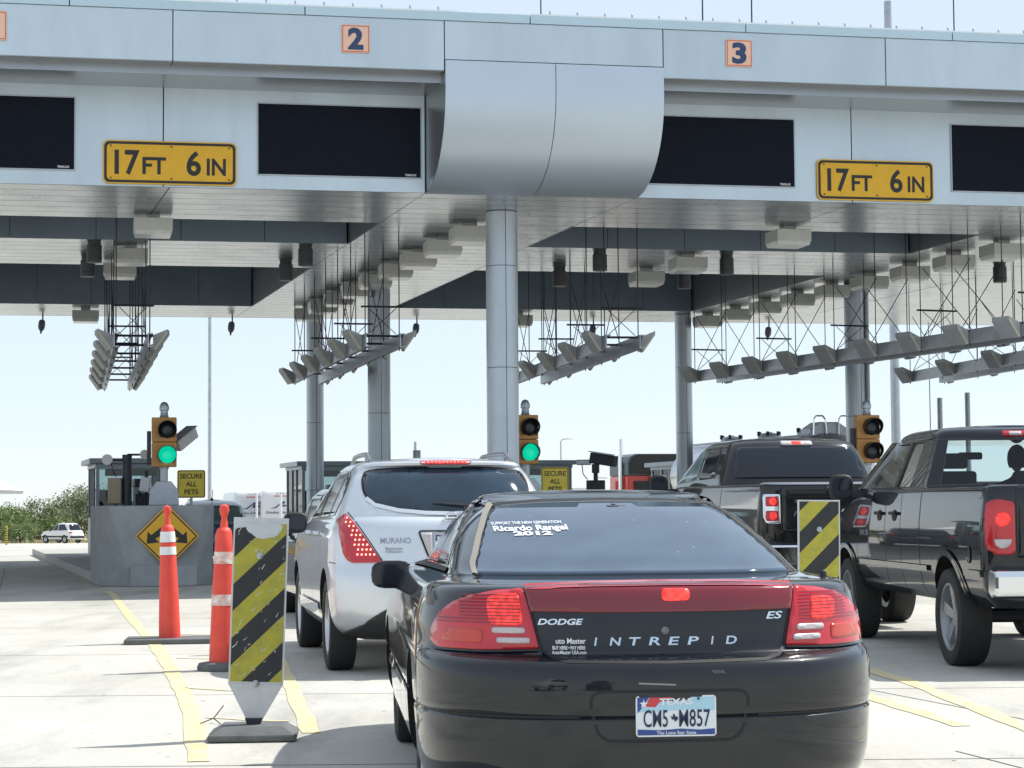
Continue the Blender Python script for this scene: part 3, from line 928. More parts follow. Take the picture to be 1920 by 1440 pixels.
equip('camera_cabinet', 'dark cabinet with a small camera between the equipment post and left signal', 'equipment', (-6.95, 38.2, 1.0), 0.2, lambda e: (MB().box(-0.18, 0.18, -0.16, 0.16, -0.82, 0.0).build('plinth', M_ISL, e), f3(e)))
equip('plate_camera', 'grey camera on a post right of the second green signal', 'camera', (1.84, 45.0, 1.63), -0.1, f2b)

# ------------------------------------------------------------------ toll booths
M_BOOTH = mat('booth_aluminium', (0.25, 0.30, 0.34), 0.4, metal=0.4, noise=0.06, nscale=3)
M_BGL = glass_mat('booth_glass', (0.72, 0.80, 0.82), 0.2)
def booth(x, y, label, zr=2.55, w=0.82, L=2.6):
    e = empty('toll_booth', (x, y, 0.18), LANE, label, 'toll booth', 'glass toll booths on the islands')
    zr -= 0.18
    MB().box(-w, w, 0, L, 0, 0.95).build('base_wall', M_BOOTH, e)
    for px, py in ((-w, 0), (w, 0), (-w, L), (w, L), (-w, L * 0.38), (w, L * 0.38), (-w, L * 0.68), (w, L * 0.68)):
        sx = 1 if px < 0 else -1
        sy = 1 if py < L / 2 else -1
        MB().box(min(px, px + sx * 0.08), max(px, px + sx * 0.08), min(py, py + sy * 0.08), max(py, py + sy * 0.08), 0.952, zr - 0.22).build('post', M_BOOTH, e)
    MB().box(-w - 0.02, w + 0.02, -0.02, L + 0.02, zr - 0.22, zr - 0.13).build('header', M_BOOTH, e)
    MB().box(-w - 0.17, w + 0.17, -0.17, L + 0.17, zr - 0.128, zr).build('roof', M_BOOTH, e, bevel=0.015)
    for a0, a1, b0, b1 in ((-w + 0.08, w - 0.08, 0.03, 0.036), (-w + 0.08, w - 0.08, L - 0.036, L - 0.03)):
        MB().box(a0, a1, b0, b1, 0.952, zr - 0.222).build('window_pane', M_BGL, e)
    for px in (-w + 0.03, w - 0.036):
        for b0, b1 in ((0.085, L * 0.38 - 0.005), (L * 0.38 + 0.085, L * 0.68 - 0.085), (L * 0.68 + 0.0, L - 0.085)):
            MB().box(px, px + 0.006, b0, b1, 0.952, zr - 0.222).build('window_pane', M_BGL, e)
    MB().box(-0.25, 0.25, 1.3, 1.7, 0.96, 1.35).build('terminal', M_STEEL, e, bevel=0.03)
    MB().box(-w + 0.1, w - 0.1, 0.9, 1.9, 0.951, 0.985).build('counter', M_GALV, e)
    MB().box(-w + 0.12, -w + 0.5, 0.25, 0.7, 0.96, 1.62).build('till_cabinet', M_STEEL, e, bevel=0.02)
    MB().box(0.25, 0.6, 2.0, 2.35, 0.96, 1.8).build('locker', M_BOOTH, e, bevel=0.02)
    MB().box(-0.6, 0.6, 0.06, 0.12, zr - 0.42, zr - 0.24).build('blind', M_STEEL, e)
    return e
booth(-9.15, 48.6, 'glass toll booth on the left island behind the equipment post', 2.55)
booth(-4.95, 55.5, 'glass toll booth behind the silver wagon mirror', 2.6)
booth(0.75, 57.0, 'glass toll booth behind the second green signal', 2.62, w=0.95)
booth(5.75, 60.0, 'small pale toll booth behind the dark pickup windscreen', 2.62)

# ------------------------------------------------------------------ striped bollards, white posts
M_STRY, M_STRB = mat('bollard_yellow', (0.66, 0.45, 0.03), 0.5), mat('bollard_black', (0.02, 0.02, 0.02), 0.5)
def bollard(x, y, r, hgt, label, turns=7, dark=False):
    e = empty('striped_bollard', (x, y, gz(y)), 0, label, 'bollard', 'striped bollards')
    n = 20
    rows = int(hgt / (2 * r) * 10)
    meshes = [MB(), MB()]
    for j in range(rows):
        z0, z1 = hgt * j / rows, hgt * (j + 1) / rows
        for i in range(n):
            a0, a1 = 2 * pi * i / n, 2 * pi * (i + 1) / n
            ph = ((j / rows) * turns + i / n) % 1.0
            meshes[0 if ph < 0.5 else 1].add([(r * cos(a0), r * sin(a0), z0), (r * cos(a1), r * sin(a1), z0), (r * cos(a1), r * sin(a1), z1), (r * cos(a0), r * sin(a0), z1)], [(0, 1, 2, 3)])
    meshes[0].build('yellow_stripe', mat('shaded_yellow', (0.22, 0.21, 0.17), 0.6) if dark else M_STRY, e)  # on the dark bollard the yellow is greyed to paint in its shade
    meshes[1].build('black_stripe', M_STRB, e)
    MB().lathe([(r, hgt), (r * 0.8, hgt + r * 0.5), (r * 0.3, hgt + r * 0.8)], n).build('cap', M_STRY if not dark else M_STRB, e, smooth=50)
bollard(-10.25, 50.0, 0.085, 1.36, 'striped bollard against the left island, its yellow painted dark as shade', 12, True)
bollard(-40.6, 160, 0.11, 1.45, 'yellow and black striped bollard at the left edge, nearer of two', 7)
bollard(-39.4, 158, 0.085, 1.4, 'yellow and black striped bollard at the left edge, thinner of two', 8)
def wpost(x, y, h, label, r=0.045):
    e = empty('white_post', (x, y, gz(y)), 0, label, 'post', 'white posts behind the toll lanes')
    MB().lathe([(r * 3.5, 0), (r * 3.2, 0.05), (r, 0.09)], 12).build('foot', M_GALV, e)
    MB().tube((0, 0, 0.09), (0, 0, h), r, n=12).build('tube', M_WHITE, e, smooth=40)
wpost(-8.0, 70.0, 1.95, 'white post nearest the silver wagon, right of the striped board')
wpost(-9.15, 72.5, 2.05, 'white post just behind the top right corner of the striped board', 0.04)
wpost(-16.2, 78.0, 1.65, 'white post behind the left island', 0.08)

# ------------------------------------------------------------------ cones
M_ORANGE = mat('cone_orange', (0.85, 0.085, 0.045), 0.55, noise=0.1, nscale=6, col2=(0.72, 0.06, 0.05))
M_REFL = mat('reflective_white', (0.78, 0.78, 0.76), 0.4, noise=0.05, nscale=10)
M_REFLW = mat('worn_reflective_white', (0.82, 0.80, 0.76), 0.5, nscale=22, col2=(0.62, 0.22, 0.16))
M_RUB = mat('base_rubber', (0.05, 0.05, 0.052), 0.8, noise=0.2, nscale=12)
M_RUBG = mat('dusty_rubber', (0.13, 0.135, 0.135), 0.85, noise=0.2, nscale=9)
def cone(x, y, label, boards, worn, lean=(0, 0), rz=0):
    e = empty('traffic_cone', (x, y, 0), rz, label, 'cone', 'tall orange grabber cones')
    R = Matrix.Rotation(lean[0], 4, 'Y') @ Matrix.Rotation(lean[1], 4, 'X')
    prof = [(0.108, 0.03), (0.104, 0.2), (0.091, 0.6), (0.074, 1.0), (0.066, 1.13)]
    def rad(z):
        for (r0, z0), (r1, z1) in zip(prof, prof[1:]):
            if z0 <= z <= z1: return r0 + (r1 - r0) * (z - z0) / (z1 - z0)
        return prof[-1][0]
    MB().lathe(prof + [(0.054, 1.155), (0.033, 1.17), (0.03, 1.20), (0.022, 1.25), (0.034, 1.28), (0.042, 1.31), (0.036, 1.345), (0.01, 1.36)], 26, R).build('body', M_ORANGE, e, smooth=45)
    for z0, z1 in boards:
        MB().lathe([(rad(z0) + 0.004, z0), (rad((z0 + z1) / 2) + 0.004, (z0 + z1) / 2), (rad(z1) + 0.004, z1)], 26, R, cap=False).build('reflective_band', M_REFLW if worn else M_REFL, e, smooth=45)
    return e
c1 = cone(-3.42, 20.25, 'orange grabber cone with two clean white bands on a flat board', ((0.995, 1.10), (0.87, 0.95)), False, (-0.022, 0))
MB().box(-0.43, 0.43, -0.30, 0.30, 0.003, 0.05, Matrix.Rotation(0.12, 4, 'Z')).build('base_board', M_RUBG, c1, bevel=0.008)
c2 = cone(-2.40, 16.75, 'orange grabber cone with scuffed bands behind the striped board', ((0.87, 0.97), (0.53, 0.62)), True, (0.014, 0))
MB().lathe([(0.20, 0.003), (0.205, 0.03), (0.19, 0.06), (0.13, 0.07)], 24).build('base_ring', M_RUBG, c2, smooth=45)

# ------------------------------------------------------------------ striped boards
M_BRY = mat('board_yellow', (0.50, 0.44, 0.035), 0.5, nscale=16, col2=(0.34, 0.32, 0.05))
M_BRB = mat('board_black', (0.018, 0.02, 0.022), 0.45, noise=0.3, nscale=9)
M_BRW = mat('board_plastic', (0.60, 0.61, 0.62), 0.5, noise=0.10, nscale=9)
def board(x, y, rz, w, z0, z1, label, peeled, lean=0.0, pitch_=0.0, pitch=0.31, phase=0.10, tail=True):
    e = empty('striped_board', (x, y, 0), rz, label, 'striped board', 'black and yellow striped boards')
    h = w / 2
    R = Matrix.Rotation(lean, 4, 'Y') @ Matrix.Rotation(pitch_, 4, 'X')
    MB().prism([(-h, z0), (h, z0), (h, z1), (-h, z1)], -0.012, 0.012, 'xzy', R).build('panel', M_BRW, e)
    i0 = 0.010
    rect = [(-h + i0, z0 + 0.012), (h - i0, z0 + 0.012), (h - i0, z1 - 0.012), (-h + i0, z1 - 0.012)]
    rnd = random.Random(3)
    wave = lambda x_: z1 - 0.03 - 0.065 * max(0, 1 - ((x_ - 0.0) / (h * 0.9)) ** 2) ** 0.5 + 0.012 * sin(x_ * 90)
    k = -8
    while k < 12:
        for half in (0, 1):
            c0 = phase + pitch * (k + 0.5 * half)
            c1 = c0 + pitch * 0.5
            a = 1.0
            p = clip(rect, -a, 1, c1)      # z - x <= c1
            p = clip(p, a, -1, -c0) if len(p) > 2 else p
            if peeled and len(p) > 2:
                p = clip(p, -0.12, 1, z1 - 0.05 + 0.004 * half)
            if len(p) > 2:
                MB().prism(p, -0.0145 - 0.0004 * half, -0.0123, 'xzy', R).build('yellow_stripe' if half == 0 else 'black_stripe', M_BRY if half == 0 else M_BRB, e)
        k += 1
    for zc in ((z1 - 0.22), (z0 + 0.0)):
        MB().lathe([(0.02, 0), (0.02, 0.006), (0.009, 0.012)], 14, R @ frame((0, -0.014, zc + 0.002), (1, 0, 0), (0, 0, 1), (0, -1, 0))).build('bolt', M_GALV, e, smooth=40)
    if tail:
        MB().prism([(-h, z0 - 0.001), (-0.035, 0.09), (0.035, 0.09), (h, z0 - 0.001)], -0.010, 0.010, 'xzy', R).build('tail', M_BRW, e)
        MB().prism([(-0.03, 0.055), (0.03, 0.055), (0.05, 0.12), (-0.05, 0.12)], -0.025, 0.025, 'xzy').build('hinge', M_STEEL, e)
    a, b2 = 0.25, 0.21
    mb = MB()
    mb.hexa([(-a, -b2, 0.003), (a, -b2, 0.003), (a, b2, 0.003), (-a, b2, 0.003), (-a, -b2, 0.045), (a, -b2, 0.045), (a, b2, 0.045), (-a, b2, 0.045)])
    mb.build('rubber_base', M_RUBG, e, bevel=0.012)
    MB().hexa([(-a + .012, -b2 + .012, 0.044), (a - .012, -b2 + .012, 0.044), (a - .012, b2 - .012, 0.044), (-a + .012, b2 - .012, 0.044), (-a + .075, -b2 + .07, 0.085), (a - .075, -b2 + .07, 0.085), (a - .075, b2 - .07, 0.085), (-a + .075, b2 - .07, 0.085)]).build('base_top', M_RUBG, e, bevel=0.006)
    return e
bd = board(-1.50, 11.75, radians(4), 0.315, 0.315, 1.268, 'scuffed black and yellow striped board on a rubber foot, left foreground', True, lean=0.035)
# torn sheeting, scratches and the peeled white patch
rs = random.Random(11)
mb = MB()
for i in range(46):
    a, z = rs.uniform(-0.14, 0.14), rs.uniform(0.34, 1.2)
    L_ = rs.uniform(0.008, 0.035); t_ = rs.uniform(0.3, 1.3); w_ = rs.uniform(0.0012, 0.0035)
    dx, dz = cos(t_), sin(t_)
    mb.add([Matrix.Rotation(0.035, 4, 'Y') @ Vector((a + q * dx * L_ - r * dz * w_, -0.0153, z + q * dz * L_ + r * dx * w_)) for q, r in ((0, -1), (1, -0.4), (1, 0.4), (0, 1))], [(0, 1, 2, 3)])
mb.build('scratches', M_BRW, bd)
pp = []
for i in range(22):
    t_ = pi * i / 21
    pp.append((0.02 + 0.105 * cos(t_) + rs.uniform(-.004, .004), 1.225 - 0.075 * sin(t_) + rs.uniform(-.004, .004)))
pp = pp + [(-0.085, 1.245), (-0.05, 1.228), (-0.02, 1.242), (0.01, 1.225), (0.05, 1.24), (0.09, 1.245)]
MB().prism(pp, -0.0156, -0.0150, 'xzy', Matrix.Rotation(0.035, 4, 'Y')).build('peeled_patch', M_BRW, bd)
board(2.265, 15.15, radians(6), 0.318, 0.32, 1.352, 'cleaner black and yellow striped board right of the black sedan', False, lean=0.012, phase=0.02)

# ------------------------------------------------------------------ poles behind
def pole(name, x, y, h, r0, r1, label, cat='light pole', arm=None):
    e = empty(name, (x, y, gz(y)), 0, label, cat)
    MB().tube((0, 0, 0.15), (0, 0, h), r0, r1, 14).build('shaft', M_GALV, e, smooth=40)
    MB().lathe([(r0 * 2.2, 0), (r0 * 2.2, 0.12), (r0 * 1.2, 0.16)], 14).build('foot', M_KERB, e)
    if arm:
        MB().path([(0, 0, h), (arm * 0.3, 0, h + 0.25), (arm, 0, h + 0.3)], r1 * 0.8, 8).build('arm', M_GALV, e)
        MB().hexa([(arm - 0.1, -0.15, h + 0.22), (arm + 0.9, -0.15, h + 0.22), (arm + 0.9, 0.15, h + 0.22), (arm - 0.1, 0.15, h + 0.22), (arm, -0.1, h + 0.42), (arm + 0.6, -0.1, h + 0.38), (arm + 0.6, 0.1, h + 0.38), (arm, 0.1, h + 0.42)]).build('luminaire', M_WHITE, e, bevel=0.03)
    return e
pole('light_pole', -13.45, 90.0, 16.0, 0.085, 0.07, 'tall thin light pole right of the left signal', arm=None)
pole('light_pole', 13.25, 70.0, 19.0, 0.17, 0.13, 'tall thick light pole right of the unlit signal')
pole('street_lamp', 5.1, 214.0, 10.2, 0.11, 0.07, 'distant street lamp right of the second green signal', 'street lamp', arm=0.6)
pole('signal_post', -2.25, 47.6, 2.66, 0.09, 0.09, 'short grey post seen over the silver wagon roof', 'post')
pole('marker_post', -3.6, 75.0, 3.95, 0.05, 0.05, 'thin dark post seen over the silver wagon roof', 'post')
pole('lane_post', 11.3, 53.5, 4.1, 0.07, 0.07, 'short dark post above the right pickup, left of two', 'post')
pole('lane_post', 12.1, 53.8, 4.25, 0.07, 0.07, 'short dark post above the right pickup, right of two', 'post')
pole('whip_aerial', 11.0, 53.3, 6.1, 0.018, 0.012, 'thin vertical aerial above the right pickup cab', 'aerial')

# ------------------------------------------------------------------ far roof corner at the left edge
e = empty('inspection_roof', (-24.95, 75.0, gz(75)), 0, 'white sloping roof corner at the left edge of the picture', 'roof')
gzb = 1.32 + (955 - 918) * 75 / 3800 - gz(75)
MB().hexa([(-9, 0, gzb), (3.45, 0, gzb), (3.45, 14, gzb), (-9, 14, gzb), (-9, 0, gzb + 0.14), (3.5, 0, gzb + 0.14), (3.5, 14, gzb + 0.14), (-9, 14, gzb + 0.14)]).build('soffit', M_GREYP, e)
MB().hexa([(-9, -0.1, gzb + 0.142), (3.6, -0.1, gzb + 0.142), (3.6, 14.1, gzb + 0.142), (-9, 14.1, gzb + 0.142), (-9, -0.1, gzb + 7.5), (2.9, -0.1, gzb + 0.42), (2.9, 14.1, gzb + 0.42), (-9, 14.1, gzb + 7.5)]).build('roof_slope', M_WHITE, e)
for x in (-8.5, -2.4):
    for y in (0.6, 13): MB().box(x, x + 0.3, y, y + 0.3, 0, gzb - 0.002).build('post', M_WHITE, e)

# ------------------------------------------------------------------ scrub trees
M_BARK = mat('mesquite_bark', (0.10, 0.08, 0.06), 0.9, noise=0.3, nscale=6)
LEAFM = [mat('leaf_a', (0.115, 0.15, 0.065), 0.6, nscale=0.7, col2=(0.19, 0.225, 0.11)), mat('leaf_b', (0.14, 0.175, 0.09), 0.6, nscale=0.7, col2=(0.23, 0.265, 0.14)), mat('leaf_c', (0.13, 0.195, 0.06), 0.6, nscale=0.6, col2=(0.20, 0.27, 0.10))]  # leaf colours lightened and greyed to paint in the distant haze
for m in LEAFM:
    b = m.node_tree.nodes['Principled BSDF']
    b.inputs['Subsurface Weight'].default_value = 0.0
def tree(x, y, w, h, label, mi, seed, clear=0.12, nleaf=5200, name='mesquite_tree'):
    rnd = random.Random(seed)
    e = empty(name, (x, y, gz(y)), 0, label, 'tree' if name.endswith('tree') else 'bush', 'scrub beyond the plaza')
    tk = MB()
    tips = []
    for k in range(5):
        a = 2 * pi * k / 5 + rnd.uniform(-.4, .4)
        p = Vector((0.1 * cos(a), 0.1 * sin(a), 0))
        q = Vector((w * 0.16 * cos(a), w * 0.16 * sin(a), h * rnd.uniform(0.28, 0.42)))
        tk.tube(p, q, 0.10, 0.06, 7)
        for j in range(3):
            a2 = a + rnd.uniform(-.8, .8)
            r = q + Vector((w * 0.2 * cos(a2), w * 0.2 * sin(a2), h * rnd.uniform(0.15, 0.38)))
            tk.tube(q, r, 0.055, 0.02, 6)
            tips.append(r)
    tk.build('trunk', M_BARK, e, smooth=50)
    cl = []
    for t in tips: cl.append((t, rnd.uniform(0.13, 0.24)))
    for k in range(26):
        a, rr = rnd.uniform(0, 2 * pi), sqrt(rnd.random())
        zz = clear * h + (h * 0.86 - clear * h) * rnd.random()
        prof = sqrt(max(0.05, 1 - ((zz / h - 0.45) / 0.62) ** 2))
        cl.append((Vector((w * 0.5 * rr * cos(a) * prof, w * 0.5 * rr * sin(a) * prof, zz)), rnd.uniform(0.10, 0.22)))
    mb = MB()
    for i in range(nleaf):
        c, s = cl[rnd.randrange(len(cl))]
        d = Vector((rnd.gauss(0, 1), rnd.gauss(0, 1), rnd.gauss(0, 0.75)))
        p = c + d * s * (w + h) * 0.26
        if p.z < 0.08 * h: continue
        sz = rnd.uniform(0.05, 0.12) * (0.5 + 0.09 * (w + h))
        q = Quaternion((rnd.gauss(0, 1), rnd.gauss(0, 1), rnd.gauss(0, 1), rnd.gauss(0, 1))).normalized()
        mb.add([p + q @ Vector(v_) for v_ in ((-sz, 0, 0), (0, -sz * 0.45, 0), (sz, 0, 0), (0, sz * 0.45, 0))], [(0, 1, 2, 3)])
    mb.build('crown', LEAFM[mi], e)
for k, (px, y, w, h, mi, l, cl_) in enumerate((
        (8, 205, 5.5, 4.0, 2, 'bright green mesquite bush at the left edge', 0.05), (58, 210, 6.0, 4.6, 0, 'dull green mesquite tree left of the white wagon', 0.08), (36, 200, 3.4, 2.2, 2, 'low bright green bush in front of the left mesquite', 0.02),
        (84, 214, 4.5, 3.2, 1, 'grey green mesquite tree just left of the white wagon', 0.08), (100, 208, 4.2, 2.9, 2, 'bright green bush behind the white wagon', 0.03),
        (128, 222, 5.0, 4.0, 1, 'dull mesquite tree above the white wagon roof', 0.12), (150, 226, 6.8, 6.6, 1, 'tall feathery mesquite tree left of the booth', 0.3), (176, 224, 5.8, 6.2, 1, 'tall feathery mesquite tree half behind the booth', 0.3),
        (205, 220, 6, 4.2, 0, 'mesquite tree seen through the booth glass', 0.1), (-60, 205, 7, 4.2, 0, 'mesquite tree just outside the left edge', 0.05), (262, 222, 6, 4.0, 0, 'mesquite tree hidden behind the left signal', 0.1))):
    tree((px - 960) * y / 3800, y, w, h, l, mi, 100 + k, cl_)
far = MB()
rf = random.Random(5)
for i in range(9000):
    x = rf.uniform(-330, 420); y = rf.uniform(300, 420)
    hgt = 3.6 + 1.6 * sin(x * 0.07) + 1.2 * sin(x * 0.19 + 2)
    z = -2.7 + rf.random() * hgt
    sz = rf.uniform(0.25, 0.55)
    q = Quaternion((rf.gauss(0, 1), rf.gauss(0, 1), rf.gauss(0, 1), rf.gauss(0, 1))).normalized()
    far.add([Vector((x, y, z)) + q @ Vector(v_) for v_ in ((-sz, 0, 0), (0, -sz * 0.6, 0), (sz, 0, 0), (0, sz * 0.6, 0))], [(0, 1, 2, 3)])
tag(far.build('scrubland', LEAFM[1]), 'far grey green scrub along the horizon', 'scrub', kind='stuff')
gr = MB()
for i in range(3500):
    x = rf.uniform(-62, -38); y = rf.uniform(196.5, 208)
    hgt = rf.uniform(0.1, 0.45); a = rf.uniform(0, pi); w = 0.04
    dx, dy = w * cos(a), w * sin(a)
    gr.add([(x - dx, y - dy, gz(y)), (x + dx, y + dy, gz(y)), (x + rf.uniform(-.15, .15), y, gz(y) + hgt)], [(0, 1, 2)])
tag(gr.build('dry_grass', mat('straw', (0.38, 0.32, 0.17), 0.9, noise=0.3, nscale=0.5)), 'dry straw coloured grass along the verge', 'grass', kind='stuff')
for k, (px, y, h_) in enumerate(((50, 199, 0.95), (34, 199, 0.7), (81, 200, 0.8))):
    e = empty('marker_stake', ((px - 960) * y / 3800, y, gz(y)), 0, ('pale marker stake standing in the verge', 'short reddish marker stake at the left of the verge', 'pale marker stake beside the white wagon')[k], 'stake', 'stakes in the verge')
    MB().box(-0.09, 0.09, -0.05, 0.05, 0, h_).build('stake', (M_FIX, mat('red_stake', (0.35, 0.12, 0.07), 0.8), M_FIX)[k], e, bevel=0.02)
    MB().box(-0.1, 0.1, -0.06, -0.051, h_ * 0.7, h_ * 0.9).build('plate', M_WHITE, e)
# ------------------------------------------------------------------ vehicle tools
def pchip(xs, ys):
    n = len(xs)
    h = [xs[i + 1] - xs[i] for i in range(n - 1)]
    d = [(ys[i + 1] - ys[i]) / h[i] for i in range(n - 1)]
    m = [0.0] * n
    m[0], m[-1] = d[0], d[-1]
    for i in range(1, n - 1):
        if d[i - 1] * d[i] > 0:
            w1, w2 = 2 * h[i] + h[i - 1], h[i] + 2 * h[i - 1]
            m[i] = (w1 + w2) / (w1 / d[i - 1] + w2 / d[i])
    def f(x):
        i = 0
        while i < n - 2 and x > xs[i + 1]: i += 1
        t = (x - xs[i]) / h[i]
        return ((1 + 2 * t) * (1 - t) ** 2 * ys[i] + t * (1 - t) ** 2 * h[i] * m[i] + t * t * (3 - 2 * t) * ys[i + 1] + t * t * (t - 1) * h[i] * m[i + 1])
    return f

def resample(pts, n):
    L = [0.0]
    for a, b in zip(pts, pts[1:]): L.append(L[-1] + math.hypot(b[0] - a[0], b[1] - a[1]))
    out, j = [], 0
    for i in range(n + 1):
        t = L[-1] * i / n
        while j < len(pts) - 2 and L[j + 1] < t: j += 1
        k = (t - L[j]) / max(1e-9, L[j + 1] - L[j])
        out.append((pts[j][0] + (pts[j + 1][0] - pts[j][0]) * k, pts[j][1] + (pts[j + 1][1] - pts[j][1]) * k))
    return out

def half_outline(w, yr, yf, Lr, nr, Lf, nf, NR=24, NS=14, NF=14):
    rear = [(w * sin(a) ** (2 / nr), yr + Lr * (1 - max(0, cos(a)) ** (2 / nr))) for a in [pi / 2 * i / 160 for i in range(161)]]
    front = [(w * max(0, cos(a)) ** (2 / nf), yf - Lf * (1 - sin(a) ** (2 / nf))) for a in [pi / 2 * i / 160 for i in range(161)]]
    r, f = resample(rear, NR), resample(front, NF)
    r[0], r[-1] = (0, yr), (w, yr + Lr)
    f[0], f[-1] = (w, yf - Lf), (0, yf)
    mid = [(w, yr + Lr + (yf - Lf - yr - Lr) * i / NS) for i in range(1, NS)]
    return r + mid + f

def shell(slices, ds=0.035, crown=0.02, crown_b=0.0, deform=None, caps=7):
    u = [0.0]
    for a, b in zip(slices, slices[1:]):
        u.append(u[-1] + max(0.004, sqrt((b[0] - a[0]) ** 2 + (b[2] - a[2]) ** 2 * 0.8 + (b[1] - a[1]) ** 2 + 0.15 * (b[3] - a[3]) ** 2)))
    fs_ = [pchip(u, [s[k] for s in slices]) for k in range(8)]
    us = []
    for a, b in zip(u, u[1:]):
        n = max(1, int(math.ceil((b - a) / ds)))
        us += [a + (b - a) * i / n for i in range(n)]
    us.append(u[-1])
    V, Fc = [], []
    K = None
    for t in us:
        z, w, yr, yf, Lr, nr, Lf, nf = [f(t) for f in fs_]
        ho = half_outline(w, yr, yf, Lr, nr, Lf, nf)
        K = len(ho)
        ring = [(x, y, z) for x, y in ho] + [(-x, y, z) for x, y in ho[-2:0:-1]]
        V += ring
    M = 2 * K - 2
    for j in range(len(us) - 1):
        for i in range(M):
            i2 = (i + 1) % M
            Fc.append((j * M + i, j * M + i2, (j + 1) * M + i2, (j + 1) * M + i))
    for lev, cr, flip in ((0, -crown_b, True), (len(us) - 1, crown, False)):
        base = lev * M
        wmax = max(abs(V[base + i][0]) for i in range(M))
        rows = []
        for i in range(K):
            R = base + i
            Lx = base + (M - i) % M
            if i == 0 or i == K - 1:
                rows.append([R] * (caps + 1)); continue
            row = [R]
            x, y, z = V[R]
            for c in range(1, caps):
                t = c / caps
                xx = x * (1 - 2 * t)
                V.append((xx, y, z + cr * (1 - (1 - 2 * t) ** 2) * (x / wmax)))
                row.append(len(V) - 1)
            row.append(Lx)
            rows.append(row)
        for i in range(K - 1):
            for c in range(caps):
                q = [rows[i][c], rows[i + 1][c], rows[i + 1][c + 1], rows[i][c + 1]]
                p = []
                for k in q:
                    if k not in p: p.append(k)
                if len(p) > 2: Fc.append(tuple(p[::-1] if flip else p))
    if deform: V = [deform(*p) for p in V]
    return V, Fc

def to_mesh(name, V, Fc, mats, smooth=38):
    me = bpy.data.meshes.new(name)
    me.from_pydata(V, [], Fc)
    for m in mats: me.materials.append(m)
    fix_normals(me)
    if smooth:
        me.shade_smooth()
        me.set_sharp_from_angle(angle=radians(smooth))
    return me

def cut(me, cutter, smooth=38):
    """me minus cutter (an MB); faces of the cut take material slot 1"""
    a = bpy.data.objects.new('tmp', me)
    cm = cutter.mesh('cut', list(me.materials))
    for p in cm.polygons: p.material_index = min(1, len(me.materials) - 1)
    b = bpy.data.objects.new('tmp2', cm)
    COL.objects.link(a); COL.objects.link(b)
    md = a.modifiers.new('b', 'BOOLEAN')
    md.operation = 'DIFFERENCE'
    md.object = b
    md.solver = 'EXACT'
    bpy.context.view_layer.update()
    dg = bpy.context.evaluated_depsgraph_get()
    r = bpy.data.meshes.new_from_object(a.evaluated_get(dg))
    bpy.data.objects.remove(a); bpy.data.objects.remove(b)
    r.name = me.name
    if smooth:
        r.shade_smooth()
        r.set_sharp_from_angle(angle=radians(smooth))
    return r

def bvh_of(me):
    return BVHTree.FromPolygons([v.co.copy() for v in me.vertices], [tuple(p.vertices) for p in me.polygons])

AX = {'rear': (lambda a, b: Vector((a, -4, b)), Vector((0, 1, 0))), 'front': (lambda a, b: Vector((a, 12, b)), Vector((0, -1, 0))),
      'left': (lambda a, b: Vector((-4, a, b)), Vector((1, 0, 0))), 'right': (lambda a, b: Vector((4, a, b)), Vector((-1, 0, 0))),
      'top': (lambda a, b: Vector((a, b, 6)), Vector((0, 0, -1)))}
def proj(bvh, a, b, axis, off):
    of, d = AX[axis]
    o = of(a, b)
    h = bvh.ray_cast(o, d)
    if h[0] is None:
        h = bvh.find_nearest(o + d * (4.2 if axis != 'top' else 5))
    n = h[1]
    if n.dot(d) > 0: n = -n
    return h[0] + n * off, n

def in_poly(x, y, P):
    c = False
    j = len(P) - 1
    for i in range(len(P)):
        if (P[i][1] > y) != (P[j][1] > y) and x < (P[j][0] - P[i][0]) * (y - P[i][1]) / (P[j][1] - P[i][1]) + P[i][0]: c = not c
        j = i
    return c

def smooth_poly(P, n=4):
    """rounded closed curve through the points (Catmull-Rom)"""
    out = []
    m = len(P)
    for i in range(m):
        p0, p1, p2, p3 = [P[(i + k - 1) % m] for k in range(4)]
        for j in range(n):
            t = j / n
            out.append(tuple(0.5 * (2 * p1[k] + (p2[k] - p0[k]) * t + (2 * p0[k] - 5 * p1[k] + 4 * p2[k] - p3[k]) * t * t + (3 * p1[k] - p0[k] - 3 * p2[k] + p3[k]) * t ** 3) for k in (0, 1)))
    return out

def round_poly(P, r=0.02, n=4):
    """polygon with its corners rounded"""
    out = []
    m = len(P)
    for i in range(m):
        a, b, c = Vector(P[i - 1]), Vector(P[i]), Vector(P[(i + 1) % m])
        d1, d2 = (a - b), (c - b)
        k = min(r, d1.length * 0.45, d2.length * 0.45)
        p, q = b + d1.normalized() * k, b + d2.normalized() * k
        for j in range(n + 1):
            t = j / n
            s = p * (1 - t) ** 2 + b * 2 * t * (1 - t) + q * t * t
            out.append((s.x, s.y))
    return out

